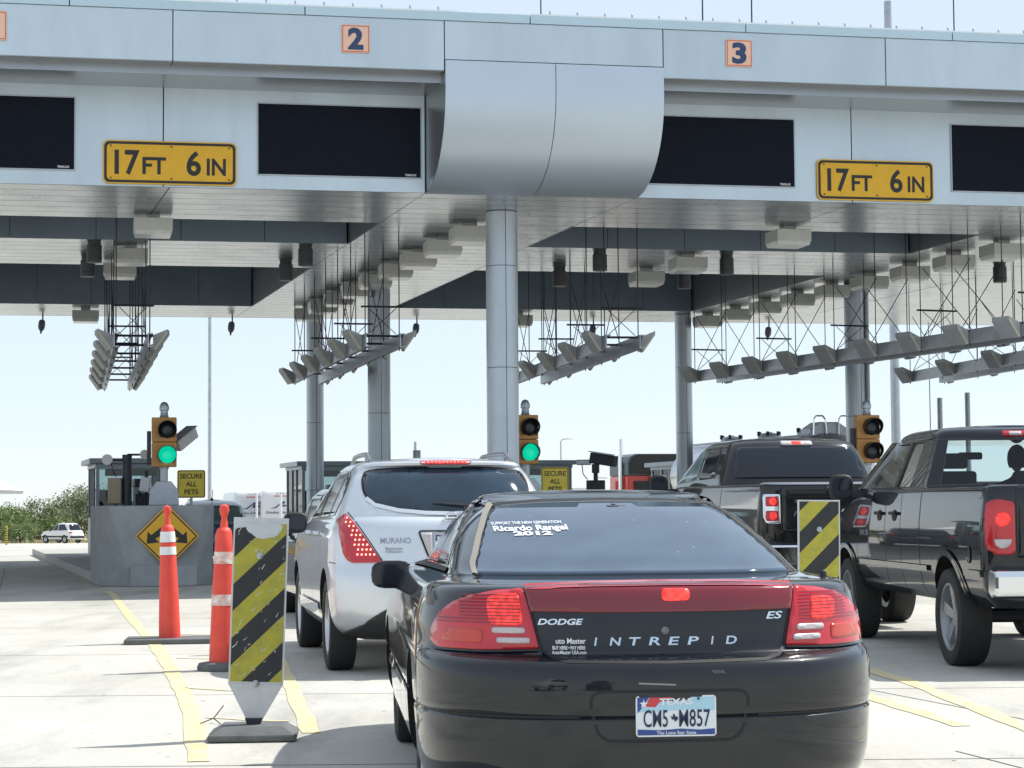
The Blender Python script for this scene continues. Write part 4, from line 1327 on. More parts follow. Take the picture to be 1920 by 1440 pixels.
def panel(bvh, poly, axis, name, material, parent, off=0.004, res=0.05, thick=0.012):
    """a skin that follows the body inside a 2D outline seen along one axis"""
    P = []
    for i in range(len(poly)):
        a, b = poly[i], poly[(i + 1) % len(poly)]
        L = math.hypot(b[0] - a[0], b[1] - a[1])
        n = max(1, int(L / res))
        for k in range(n): P.append((a[0] + (b[0] - a[0]) * k / n, a[1] + (b[1] - a[1]) * k / n))
    pts = [Vector(p) for p in P]
    edges = [(i, (i + 1) % len(P)) for i in range(len(P))]
    x0, x1 = min(p[0] for p in P), max(p[0] for p in P)
    y0, y1 = min(p[1] for p in P), max(p[1] for p in P)
    nx_, ny_ = max(1, int((x1 - x0) / res)), max(1, int((y1 - y0) / res))
    for i in range(nx_ + 1):
        for j in range(ny_ + 1):
            x, y = x0 + (x1 - x0) * (i + 0.5) / (nx_ + 1), y0 + (y1 - y0) * (j + 0.5) / (ny_ + 1)
            if in_poly(x, y, P) and min((x - p[0]) ** 2 + (y - p[1]) ** 2 for p in P) > (res * 0.4) ** 2: pts.append(Vector((x, y)))
    vs, _, fs, *_r = delaunay_2d_cdt(pts, edges, [], 1, 1e-6)
    V, Nn = [], []
    for v in vs:
        p, n = proj(bvh, v.x, v.y, axis, off)
        V.append(p); Nn.append(n)
    F2 = []
    for f in fs:
        a, b, c = V[f[0]], V[f[1]], V[f[2]]
        nn = (b - a).cross(c - a)
        F2.append(tuple(f) if nn.dot(Nn[f[0]]) > 0 else tuple(f[::-1]))
    me = bpy.data.meshes.new(name)
    me.from_pydata(V, [], F2)
    me.materials.append(material)
    me.shade_smooth()
    o = link(name, me, parent)
    if thick:
        s = o.modifiers.new('s', 'SOLIDIFY')
        s.thickness = thick
        s.offset = -1
        s.use_even_offset = False
    return o

def ribbon(bvh, path, axis, w, name, material, parent, off=0.0015, closed=False, step=0.03):
    P = [Vector(p) for p in path]
    if closed: P.append(P[0])
    D = []
    for a, b in zip(P, P[1:]):
        n = max(1, int((b - a).length / step))
        D += [a + (b - a) * i / n for i in range(n)]
    D.append(P[-1])
    V, F2 = [], []
    for i, p in enumerate(D):
        d = D[min(i + 1, len(D) - 1)] - D[max(i - 1, 0)]
        if d.length < 1e-9: d = Vector((1, 0))
        d.normalize()
        nn = Vector((-d.y, d.x)) * w / 2
        for q in (p + nn, p - nn): V.append(proj(bvh, q.x, q.y, axis, off)[0])
    for i in range(len(D) - 1): F2.append((2 * i, 2 * i + 1, 2 * i + 3, 2 * i + 2))
    me = bpy.data.meshes.new(name)
    me.from_pydata(V, [], F2)
    me.materials.append(material)
    me.shade_smooth()
    return link(name, me, parent)

def ctext(bvh, s, cx, cz, h, axis, name, material, parent, w=None, bold=0.0, shear=0.0, off=0.003, rot=0.0, spacing=1.0, arc=0.0):
    vs, fs = text2d(s, h, w, bold, shear, 'CENTER', spacing)
    sg = -1 if axis in ('left', 'front') else 1
    V = []
    for x, y in vs:
        y += arc * x * x
        a, b = x * cos(rot) - y * sin(rot), x * sin(rot) + y * cos(rot)
        V.append(proj(bvh, cx + sg * a, cz + b, axis, off)[0])
    me = bpy.data.meshes.new(name)
    me.from_pydata(V, [], fs)
    me.materials.append(material)
    return link(name, me, parent)

M_TYRE = mat('tyre_rubber', (0.018, 0.018, 0.019), 0.75, noise=0.25, nscale=20)
M_RIM = mat('alloy_rim', (0.55, 0.56, 0.58), 0.3, metal=0.85, noise=0.06, nscale=9)
M_ARCH = mat('arch_liner', (0.010, 0.010, 0.011), 0.9)
M_PLAST = mat('black_plastic', (0.018, 0.019, 0.021), 0.55, noise=0.15, nscale=30)
M_CHROME = mat('chrome', (0.75, 0.77, 0.80), 0.10, metal=1.0)
M_TRIM = mat('dark_seam', (0.004, 0.004, 0.005), 0.6)
M_TGLASS = mat('tinted_glass', (0.008, 0.014, 0.024), 0.06, spec=0.6)
M_REDLENS = mat('red_lens', (0.50, 0.010, 0.022), 0.12, coat=0.6, noise=0.15, nscale=4)
M_DKRED = mat('dark_red_garnish', (0.17, 0.005, 0.013), 0.14, coat=0.7)
M_LIT = mat('lit_brake_lens', (0.75, 0.03, 0.03), 0.3, emit=(1.0, 0.06, 0.04), estr=0.6)
def glow_pattern(m, s0, s1):
    # moulded prisms in front of the bulb: the glow varies from cell to cell
    N, L = m.node_tree.nodes, m.node_tree.links
    tc = N.new('ShaderNodeTexCoord')
    vo = N.new('ShaderNodeTexVoronoi'); vo.inputs['Scale'].default_value = 42
    nz = N.new('ShaderNodeTexNoise'); nz.inputs['Scale'].default_value = 11
    L.new(tc.outputs['Object'], vo.inputs['Vector']); L.new(tc.outputs['Object'], nz.inputs['Vector'])
    ad = N.new('ShaderNodeMath'); ad.operation = 'MULTIPLY'
    L.new(vo.outputs['Distance'], ad.inputs[0]); ad.inputs[1].default_value = 0.9
    a2 = N.new('ShaderNodeMath'); a2.operation = 'ADD'
    L.new(ad.outputs[0], a2.inputs[0]); L.new(nz.outputs[0], a2.inputs[1])
    mr = N.new('ShaderNodeMapRange')
    mr.inputs['From Min'].default_value, mr.inputs['From Max'].default_value = 0.45, 1.15
    mr.inputs['To Min'].default_value, mr.inputs['To Max'].default_value = s1, s0
    L.new(a2.outputs[0], mr.inputs[0])
    L.new(mr.outputs[0], N['Principled BSDF'].inputs['Emission Strength'])
glow_pattern(M_LIT, 0.18, 1.05)
M_LED = mat('lit_led', (1, 0.3, 0.2), 0.3, emit=(1.0, 0.42, 0.30), estr=1.6)
M_AMBER = mat('amber_lens', (0.52, 0.040, 0.018), 0.2, coat=0.5)
M_WLENS = mat('reverse_lens', (0.52, 0.48, 0.48), 0.25, noise=0.1, nscale=60)
M_PLATE = mat('plate_white', (0.70, 0.74, 0.76), 0.45)
M_PBLUE = mat('plate_blue', (0.03, 0.06, 0.25), 0.5)
M_PRED = mat('plate_red', (0.55, 0.05, 0.06), 0.5)
M_PSKY = mat('plate_sky', (0.38, 0.60, 0.72), 0.5)
M_DECAL = mat('white_decal', (0.72, 0.74, 0.76), 0.5)

_wheel = {}
def wheel(parent, x, y, R, W, rr, side, spokes=5, sw=0.075, rimmat=None):
    """side: +1 when the outer face looks to +x"""
    key = (R, W, rr, spokes, sw, rimmat.name if rimmat else '')
    if key not in _wheel:
        t = MB()
        h = W / 2
        t.lathe([(rr, -h * 0.80), (rr + 0.02, -h * 0.95), (R - 0.05, -h), (R - 0.018, -h * 0.90), (R - 0.002, -h * 0.62), (R, 0), (R - 0.002, h * 0.62), (R - 0.018, h * 0.90), (R - 0.05, h), (rr + 0.02, h * 0.95), (rr, h * 0.80)], 44, cap=False)
        tm = t.mesh('tyre', M_TYRE, 40)
        r = MB()
        r.lathe([(rr + 0.002, h * 0.78), (rr + 0.010, h * 0.86), (rr - 0.012, h * 0.86), (rr - 0.03, h * 0.6), (rr - 0.05, -h * 0.7), (rr + 0.001, -h * 0.8)], 40, cap=False)
        r.lathe([(0.001, h * 0.50), (0.035, h * 0.52), (0.07, h * 0.46), (0.075, h * 0.2)], 20, cap=False)
        for k in range(spokes):
            M = Matrix.Rotation(2 * pi * k / spokes, 4, 'Z')
            r.hexa([M @ Vector(p) for p in ((0.04, -sw * 0.42, h * 0.18), (rr - 0.015, -sw * 0.62, h * 0.42), (rr - 0.015, sw * 0.62, h * 0.42), (0.04, sw * 0.42, h * 0.18),
                                            (0.04, -sw * 0.36, h * 0.50), (rr - 0.012, -sw * 0.5, h * 0.72), (rr - 0.012, sw * 0.5, h * 0.72), (0.04, sw * 0.36, h * 0.50))])
        rm = r.mesh('rim', rimmat or M_RIM, 40)
        dk = MB().lathe([(0.001, -h * 0.1), (rr - 0.03, -h * 0.1)], 28, cap=False).mesh('brake_disc', M_ARCH)
        _wheel[key] = (tm, rm, dk)
    tm, rm, dk = _wheel[key]
    w = link('wheel', tm, parent, (x, y, R - 0.008), (0, side * pi / 2, 0))
    link('rim', rm, w); link('brake_disc', dk, w)
    return w

def arches(me, wheels, R, w, depth=0.30):
    c = MB()
    for y in wheels:
        for s in (-1, 1):
            c.tube((s * (w - depth), y[0], y[1]), (s * (w + 0.4), y[0], y[1]), R, R, 44)
    return cut(me, c)

def mirror_part(parent, x, y, z, side, mats, w=0.24, h=0.16, d=0.10, arm=0.14, dz=-0.04):
    """door mirror: an egg shaped housing on a short arm"""
    mb = MB()
    n, m = 18, 9
    for j in range(m + 1):
        t = pi * j / m
        for i in range(n):
            a = 2 * pi * i / n
            ca, sa = cos(a), sin(a)
            k = 2 / 3.2
            ex = (abs(ca) ** k) * (1 if ca >= 0 else -1)
            ez = (abs(sa) ** k) * (1 if sa >= 0 else -1)
            mb.v.append((x + side * (arm + w / 2) + ex * w / 2 * sin(t) ** 0.6, y - d / 2 * cos(t) * (0.35 if cos(t) > 0 else 1.0), z + ez * h / 2 * sin(t) ** 0.6))
    for j in range(m):
        for i in range(n):
            mb.f.append([j * n + i, j * n + (i + 1) % n, (j + 1) * n + (i + 1) % n, (j + 1) * n + i]); mb.mi.append(0)
    o = mb.build('door_mirror', mats[0], parent, smooth=60)
    ar = MB().hexa([(x, y - 0.02, z + dz - 0.03), (x + side * (arm + w * 0.4), y - 0.015, z + dz - 0.02), (x + side * (arm + w * 0.4), y + 0.03, z + dz - 0.02), (x, y + 0.06, z + dz - 0.03),
                    (x, y - 0.02, z + dz + 0.03), (x + side * (arm + w * 0.4), y - 0.015, z + dz + 0.015), (x + side * (arm + w * 0.4), y + 0.03, z + dz + 0.015), (x, y + 0.06, z + dz + 0.03)])
    ar.build('mirror_arm', mats[-1], o)
    g = MB().prism([(x + side * (arm + w / 2) + p, z + q) for p, q in rrect(-w * 0.40, w * 0.40, -h * 0.36, h * 0.36, h * 0.25)], y - d * 0.20, y - d * 0.19, 'xzy')
    g.build('mirror_glass', M_TGLASS, o)
    return o

def texas_plate(parent, M, chars=('CM5', 'M857')):
    """thin licence plate 305 x 152 mm lying in the xz plane of M"""
    w, h = 0.1525, 0.076
    pl = MB().prism(rrect(-w, w, -h, h, 0.012), -0.004, 0.0, 'xzy', M).build('licence_plate', M_PLATE, parent)
    i = 0.006
    def flat(poly, m, name, y): MB().prism(poly, y - 0.0004, y, 'xzy', M).build(name, m, pl)
    flat([(-w + i, h - i - 0.055), (-w + i, h - i), (w - i, h - i), (w - i, h - i - 0.05), (0.06, h - i - 0.046), (-0.03, h - i - 0.05)], M_PSKY, 'sky_print', -0.0045)
    flat([(-w + i, h - i - 0.058), (-w + i, h - i), (-w + 0.05, h - i), (-w + 0.022, h - i - 0.04)], M_PBLUE, 'blue_print', -0.0052)
    flat([(-w + 0.035, h - i - 0.034), (-w + 0.052, h - i), (-w + 0.145, h - i), (-w + 0.09, h - i - 0.018), (-w + 0.075, h - i - 0.036)], M_PRED, 'red_print', -0.0052)
    flat([(-w + i, -h + i), (w - i, -h + i), (w - i, -h + 0.028), (0.09, -h + 0.024), (0.02, -h + 0.029), (-0.06, -h + 0.024), (-w + i, -h + 0.028)], M_PBLUE, 'hills_print', -0.0052)
    st_ = []
    for k in range(10):
        a = pi / 2 + pi * k / 5
        r = 0.017 if k % 2 == 0 else 0.0068
        st_.append((-w + 0.030 + r * cos(a), h - 0.030 + r * sin(a)))
    flat(st_, M_DECAL, 'star_print', -0.006)
    T = lambda s, x, z, hh, m, wd, bold: text_obj('plate_lettering', s, hh, m, pl, M @ Matrix.Translation((x, -0.0062, z)), w=wd, bold=bold, thick=0.0003)
    T('TEXAS', 0.0, h - 0.022, 0.022, M_DECAL, 0.125, 0.04)
    T(chars[0], -0.078, -0.008, 0.062, M_PLNAVY, 0.092, 0.008)
    T(chars[1], 0.07, -0.008, 0.062, M_PLNAVY, 0.118, 0.008)
    T('The Lone Star State', 0.0, -h + 0.0145, 0.012, M_DECAL, 0.15, 0.01)
    flat([(-0.022, -0.002), (-0.012, -0.002), (-0.012, 0.008), (-0.006, 0.008), (-0.005, 0.0), (0.006, -0.003), (0.006, -0.012), (-0.004, -0.022), (-0.009, -0.012), (-0.014, -0.014)], M_PLNAVY, 'state_print', -0.006)
    bm = MB().lathe([(0.005, 0), (0.005, 0.003)], 8, M @ frame((0.085, -0.0055, h - 0.012), (1, 0, 0), (0, 0, 1), (0, -1, 0))).build('plate_bolt', M_STEEL, pl)
    return pl
M_PLNAVY = mat('plate_navy', (0.012, 0.02, 0.07), 0.5)
def paint(name, col, metal=0.0, rough=0.35, dust=0.0, coat=1.0, cr=0.03):
    m = mat(name, col, rough, metal=metal, coat=coat, coat_r=cr, spec=0.5 if metal > 0.4 else 0.06)
    if dust:
        N, L = m.node_tree.nodes, m.node_tree.links
        b = N['Principled BSDF']
        tc = N.new('ShaderNodeTexCoord')
        n1 = N.new('ShaderNodeTexNoise'); n1.inputs['Scale'].default_value = 3.0; n1.inputs['Detail'].default_value = 8; n1.inputs['Roughness'].default_value = 0.7
        L.new(tc.outputs['Object'], n1.inputs['Vector'])
        mr = N.new('ShaderNodeMapRange'); mr.inputs['From Min'].default_value = 0.3; mr.inputs['From Max'].default_value = 0.75
        mr.inputs['To Min'].default_value = 0.0; mr.inputs['To Max'].default_value = dust
        L.new(n1.outputs[0], mr.inputs[0])
        mx = N.new('ShaderNodeMix'); mx.data_type = 'RGBA'
        mx.inputs[6].default_value = (*col, 1); mx.inputs[7].default_value = (0.30, 0.27, 0.22, 1)
        L.new(mr.outputs[0], mx.inputs[0]); L.new(mx.outputs[2], b.inputs['Base Color'])
        m2 = N.new('ShaderNodeMapRange'); m2.inputs['To Min'].default_value = cr; m2.inputs['To Max'].default_value = cr + 0.03
        L.new(n1.outputs[0], m2.inputs[0]); L.new(m2.outputs[0], b.inputs['Coat Roughness'])
    return m
M_PBLACK = paint('black_car_paint', (0.006, 0.008, 0.013), 0.0, 0.3, dust=0.025, cr=0.012)
M_PSILVER = paint('silver_car_paint', (0.66, 0.69, 0.73), 0.5, 0.38)
M_PDARK = paint('charcoal_truck_paint', (0.012, 0.012, 0.013), 0.0, 0.3, dust=0.03)
M_PRAM = paint('black_truck_paint', (0.007, 0.009, 0.014), 0.0, 0.25, cr=0.015)

def flip(P): return [(-x, y) for x, y in P]
def left(P): return P

# dusty rear glass for the black sedan: specks and a film over a dark pane
def dusty_glass():
    m = bpy.data.materials.new('dusty_rear_glass')
    m.use_nodes = True
    N, L = m.node_tree.nodes, m.node_tree.links
    b = N['Principled BSDF']
    b.inputs['Roughness'].default_value = 0.05
    b.inputs['Specular IOR Level'].default_value = 0.75
    tc = N.new('ShaderNodeTexCoord')
    n1 = N.new('ShaderNodeTexNoise'); n1.inputs['Scale'].default_value = 4; n1.inputs['Detail'].default_value = 8
    v1 = N.new('ShaderNodeTexVoronoi'); v1.inputs['Scale'].default_value = 15
    for n in (n1, v1): L.new(tc.outputs['Object'], n.inputs['Vector'])
    r = N.new('ShaderNodeValToRGB')
    r.color_ramp.elements[0].position, r.color_ramp.elements[1].position = 0.045, 0.085
    r.color_ramp.elements[0].color, r.color_ramp.elements[1].color = (1, 1, 1, 1), (0, 0, 0, 1)
    L.new(v1.outputs['Distance'], r.inputs[0])
    n2 = N.new('ShaderNodeTexNoise'); n2.inputs['Scale'].default_value = 9
    L.new(tc.outputs['Object'], n2.inputs['Vector'])
    g = N.new('ShaderNodeMath'); g.operation = 'GREATER_THAN'; g.inputs[1].default_value = 0.55
    L.new(n2.outputs[0], g.inputs[0])
    mu = N.new('ShaderNodeMath'); mu.operation = 'MULTIPLY'
    L.new(r.outputs[0], mu.inputs[0]); L.new(g.outputs[0], mu.inputs[1])
    film = N.new('ShaderNodeMix'); film.data_type = 'RGBA'
    film.inputs[6].default_value = (0.020, 0.042, 0.075, 1); film.inputs[7].default_value = (0.075, 0.115, 0.165, 1)  # besides dust, these blues paint the reflected sky into the pane
    L.new(n1.outputs[0], film.inputs[0])
    mx = N.new('ShaderNodeMix'); mx.data_type = 'RGBA'
    mx.inputs[7].default_value = (0.32, 0.36, 0.40, 1)
    L.new(mu.outputs[0], mx.inputs[0]); L.new(film.outputs[2], mx.inputs[6])
    L.new(mx.outputs[2], b.inputs['Base Color'])
    return m
M_DUSTYG = dusty_glass()

# ================================================================== black sedan in front
def black_sedan():
    e = empty('sedan', (0.585, 7.66, 0), radians(5.4), 'black four-door sedan with Texas plate in the foreground', 'car', 'cars queueing at the toll')
    T = (0.78, 2.55, 0.8, 2.4)
    G = (0.62, 2.9, 0.9, 2.6)
    S = [(.19, .84, .16, 4.92, *T), (.24, .90, .06, 5.05, *T), (.34, .932, .012, 5.14, *T), (.44, .94, .0, 5.17, *T), (.515, .944, .0, 5.17, *T), (.528, .936, .012, 5.16, *T), (.541, .945, .001, 5.17, *T),
         (.62, .948, -.006, 5.17, *T), (.69, .947, -.002, 5.16, *T), (.722, .946, .010, 5.14, *T), (.744, .943, .048, 5.13, *T), (.757, .941, .085, 5.12, *T), (.785, .94, .100, 5.08, *T), (.88, .932, .110, 5.0, *T), (.965, .908, .124, 4.9, *T),
         (1.0, .888, .14, 4.8, *T), (1.014, .862, .172, 4.7, *T), (1.024, .81, .32, 4.4, .75, 2.6, .9, 2.5), (1.034, .775, .62, 3.95, *G), (1.12, .738, .93, 3.6, *G), (1.22, .688, 1.27, 3.25, *G),
         (1.305, .618, 1.60, 2.95, .6, 3.0, .8, 2.6), (1.352, .565, 1.84, 2.75, .55, 3.0, .7, 2.6), (1.376, .53, 2.0, 2.62, .28, 3, .3, 2.6), (1.388, .44, 2.1, 2.56, .2, 3, .2, 2.6)]
    S = [(q[0], q[1] * 0.98, *q[2:]) for q in S]
    def df(x, y, z):
        if y > 3.3 and z > 0.6: z -= 0.26 * ((min(y, 5.17) - 3.3) / 1.87) ** 1.6 * min(1, (z - 0.6) / 0.4) * (1 if z < 1.05 else 0)
        return (x, y, z)
    V, Fc = shell(S, 0.03, crown=0.012, deform=df)
    me = to_mesh('body', V, Fc, [M_PBLACK, M_ARCH], 44)
    full = bvh_of(me)
    me = arches(me, [(1.16, .33), (4.03, .33)], .385, .945)
    body = link('body', me, e)
    bv = full
    # glass
    gl = [(-.672, 1.040), (.672, 1.040), (.655, 1.075), (.60, 1.19), (.545, 1.285), (.505, 1.318), (.30, 1.332), (0, 1.337), (-.30, 1.332), (-.505, 1.318), (-.545, 1.285), (-.60, 1.19), (-.655, 1.075)]
    panel(bv, round_poly(gl, 0.02, 3), 'rear', 'rear_window', M_DUSTYG, e, 0.006, 0.02)
    ribbon(bv, [(-.665, 1.036), (-.662, 1.075), (-.606, 1.19), (-.55, 1.287), (-.512, 1.328)], 'rear', 0.020, 'window_trim', mat('tan_trim', (0.30, 0.27, 0.22), 0.5), e, 0.012, step=0.012)
    ribbon(bv, [(-.512, 1.323), (-.30, 1.338), (0, 1.343), (.30, 1.338), (.512, 1.323), (.55, 1.287), (.606, 1.19), (.662, 1.075), (.668, 1.036)], 'rear', 0.014, 'window_seal', M_TRIM, e, 0.010, step=0.012)
    ribbon(bv, [(.530, 1.335), (.570, 1.287), (.626, 1.19), (.680, 1.075)], 'rear', 0.009, 'bright_trim', M_CHROME, e, 0.005)
    sw = [(1.42, 1.062), (3.50, 1.045), (3.25, 1.17), (2.86, 1.295), (2.6, 1.325), (2.1, 1.335), (1.88, 1.315), (1.62, 1.20)]
    for ax in ('left', 'right'):
        panel(bv, round_poly([(a, b) for a, b in sw if True], 0.03, 3), ax, 'side_window', M_TGLASS, e, 0.003, 0.05)
        ribbon(bv, [(2.34, 1.05), (2.30, 1.335)], ax, 0.07, 'door_pillar', M_PBLACK, e, 0.012)
        ribbon(bv, [(1.36, 1.045), (3.55, 1.03)], ax, 0.022, 'belt_trim', M_TRIM, e, 0.006)
        ribbon(bv, [(1.40, 1.06), (1.60, 1.205), (1.86, 1.325), (2.1, 1.345), (2.6, 1.335), (2.9, 1.30)], ax, 0.014, 'window_trim', M_CHROME, e, 0.006)
        ribbon(bv, [(1.58, .525), (3.62, .505)], ax, 0.035, 'rub_strip', M_PBLACK, e, 0.012)
        ribbon(bv, [(1.66, 1.02), (1.62, .9), (1.74, .72), (1.70, .3)], ax, 0.010, 'door_seam', M_TRIM, e)
        ribbon(bv, [(2.36, 1.03), (2.40, .3)], ax, 0.010, 'door_seam', M_TRIM, e)
        ribbon(bv, [(0.62, .77), (0.70, .62), (0.80, .53)], ax, 0.008, 'bumper_seam', M_TRIM, e)
        panel(bv, round_poly([(.93, .90), (1.12, .90), (1.12, .76), (.93, .76)], .03), ax, 'fuel_door' if ax == 'left' else 'wing_panel', M_PBLACK, e, 0.002, 0.06) if ax == 'left' else None
    panel(bv, [(-.62, 3.55), (.62, 3.55), (.50, 2.78), (-.50, 2.78)], 'top', 'windscreen', M_TGLASS, e, 0.003, 0.08)
    # tail lights
    lt = [(-.528, 1.002), (-.476, .778), (-.70, .770), (-.845, .772), (-.868, .80), (-.862, .85), (-.835, .905), (-.79, .945), (-.72, .975), (-.62, .995)]
    for sg in (1, -1):
        P = [(sg * x, z) for x, z in lt]
        t = panel(bv, round_poly(P, 0.012, 2), 'rear', 'tail_light', M_REDLENS, e, 0.008, 0.02)
        lit = [(-.545, .985), (-.532, .868), (-.655, .868), (-.662, .965), (-.62, .982)] if sg > 0 else [(-.595, .965), (-.590, .872), (-.700, .872), (-.705, .950), (-.66, .962)]
        panel(bv, round_poly([(sg * x, z) for x, z in lit], 0.02, 3), 'rear', 'lit_brake_lens', M_LIT, t, 0.0115, 0.02, 0.003)
        for k in range(9):
            z = .875 + k * 0.0125
            ribbon(bv, [(sg * -.54, z), (sg * -.84 if z < .9 else sg * -.76, z)], 'rear', 0.0036, 'lens_rib', M_DKRED, t, 0.0135)
        for k, (x0, x1, z0, z1) in enumerate(((-.645, -.525, .835, .857), (-.628, -.508, .797, .819))):
            panel(bv, round_poly([(sg * x0, z0), (sg * x1, z0), (sg * x1, z1), (sg * x0, z1)], .01, 3), 'rear', 'reverse_lens', M_WLENS, t, 0.0115, 0.02, 0.003)
        panel(bv, round_poly([(sg * -.68, .852), (sg * -.80, .852), (sg * -.83, .80), (sg * -.68, .795)], .015, 3), 'rear', 'amber_lens', M_AMBER, t, 0.0105, 0.02, 0.003)
        ribbon(bv, [(sg * -.48, .772), (sg * -.70, .764), (sg * -.86, .766)], 'rear', 0.008, 'light_edge', M_PBLACK, t, 0.006)
    gar = [(-.522, 1.008), (-.27, 1.016), (0, 1.018), (.27, 1.016), (.522, 1.008), (.503, .918), (.25, .914), (0, .914), (-.25, .914), (-.503, .918)]
    g_ = panel(bv, gar, 'rear', 'light_bar', M_DKRED, e, 0.010, 0.014)
    ribbon(bv, [(-.52, 1.004), (-.27, 1.012), (0, 1.014), (.27, 1.012), (.52, 1.004)], 'rear', 0.016, 'light_bar_top', M_REDLENS, g_, 0.0115)
    panel(bv, round_poly([(-.01, .955), (.10, .955), (.10, .998), (-.01, .998)], .02, 3), 'rear', 'lit_brake_lens', M_LIT, g_, 0.0125, 0.015, 0.003)
    # seams, badges
    ribbon(bv, [(-.500, .915), (-.468, .775), (-.44, .748), (-.38, .735), (0, .730), (.38, .735), (.44, .748), (.468, .775), (.500, .915)], 'rear', 0.010, 'lid_seam', M_TRIM, e)
    ribbon(bv, [(-.90, .528), (-.6, .528), (-.34, .529)], 'rear', 0.010, 'bumper_groove', M_TRIM, e, 0.001)
    ribbon(bv, [(.34, .529), (.6, .528), (.90, .528)], 'rear', 0.010, 'bumper_groove', M_TRIM, e, 0.001)
    ribbon(bv, round_poly([(-.31, .625), (.31, .625), (.27, .44), (-.27, .44)], .06, 4), 'rear', 0.012, 'painted_recess_line', M_TRIM, e, 0.001, closed=True)  # dark outline paints the shade of a plate recess on the plain bumper
    ctext(bv, 'DODGE', -.395, .880, .021, 'rear', 'badge', M_CHROME, e, w=.17, bold=0.03, shear=0.25, off=0.004)
    ctext(bv, 'ES', .435, .895, .026, 'rear', 'badge', M_CHROME, e, w=.07, bold=0.02, shear=0.25, off=0.004)
    for k, chn in enumerate('INTREPID'):
        ctext(bv, chn, -.265 + k * 0.0745, .805, .030, 'rear', 'badge_letter', M_CHROMEB, e, w=(.012 if chn == 'I' else .045), bold=0.02, shear=0.15, off=0.004)
    MB().lathe([(0.014, 0), (0.014, 0.006), (0.009, 0.008), (0.008, 0.004)], 16, frame((0.0, proj(bv, 0, .845, 'rear', 0)[0].y, .845), (1, 0, 0), (0, 0, 1), (0, -1, 0))).build('key_lock', M_CHROMED2, e)
    ctext(bv, 'uto Master', -.358, .808, .020, 'rear', 'dealer_sticker', M_DECAL, e, w=.112, bold=0.02, off=0.003)
    ctext(bv, 'BUY HERE \u2022 PAY HERE', -.366, .782, .013, 'rear', 'dealer_sticker', M_DECAL, e, w=.122, bold=0.03, off=0.003)
    ctext(bv, 'AutoMaster USA.com', -.366, .764, .014, 'rear', 'dealer_sticker', M_DECAL, e, w=.128, bold=0.02, off=0.003)
    # window sticker
    ctext(bv, 'SUPPORT THE NEW GENERATION', -.395, 1.241, .011, 'rear', 'window_sticker', M_DECAL, e, w=.300, bold=0.02, off=0.009, rot=0.02)
    ctext(bv, 'Ricardo Rangel', -.385, 1.219, .021, 'rear', 'window_sticker', M_DECAL, e, w=.315, bold=0.035, off=0.009, rot=0.02)
    ctext(bv, '2012', -.385, 1.196, .015, 'rear', 'window_sticker', M_DECAL, e, w=.165, bold=0.05, off=0.009, rot=0.015)
    # small inner brake lamp / mirror silhouette behind the glass top
    panel(bv, [(-.005, 1.318), (.085, 1.316), (.075, 1.308), (.0, 1.309)], 'rear', 'window_clip', M_STEEL, e, 0.006, 0.03, 0.003)
    panel(bv, round_poly([(.02, 1.318), (.06, 1.318), (.05, 1.332), (.03, 1.332)], .005, 2), 'rear', 'window_clip', M_STEEL, e, 0.006, 0.03, 0.003)
    # bumper scuffs
    ribbon(bv, [(-.26, .335), (-.12, .327), (-.10, .334)], 'rear', 0.005, 'scuff', M_DECAL, e, 0.001)
    ribbon(bv, [(-.12, .655), (.02, .648)], 'rear', 0.006, 'scuff', mat('scuff_grey', (0.25, 0.25, 0.25), 0.6), e, 0.001)
    for k in range(4): ribbon(bv, [(.16 + .012 * k, .70), (.175 + .012 * k, .688)], 'rear', 0.002, 'scuff', mat('scuff_grey', (0.25, 0.25, 0.25), 0.6), e, 0.001)
    py = proj(bv, 0.02, .528, 'rear', 0)[0].y
    texas_plate(e, Matrix.Translation((0.02, py - 0.012, .532)))
    MB().box(-.10, .14, py - 0.011, py + 0.03, .47, .59).build('plate_bracket', M_PLAST, e)
    ae = proj(bv, .80, 1.0, 'rear', 0)[0]
    MB().lathe([(0.016, 0), (0.013, 0.02), (0.005, 0.03), (0.004, 0.05)], 10, Matrix.Translation((.78, .75, 1.02))).build('aerial_base', M_STEEL, e)
    # exhaust shield, wheels, mirrors, underside
    for y in (1.16, 4.03):
        for s in (-1, 1): wheel(e, s * .785, y, .33, .205, .21, s)
    mirror_part(e, -.76, 3.28, .965, -1, [M_PBLACK, M_PLAST], w=.225, h=.15, d=.12, arm=.055, dz=-.03)
    mirror_part(e, .76, 3.28, .965, 1, [M_PBLACK, M_PLAST], w=.225, h=.15, d=.12, arm=.055, dz=-.03)
    return e
M_CHROMED2 = mat('worn_lock', (0.20, 0.21, 0.22), 0.45, metal=0.6)
M_CHROMEB = mat('satin_badge', (0.55, 0.62, 0.70), 0.2, metal=0.9)
black_sedan()

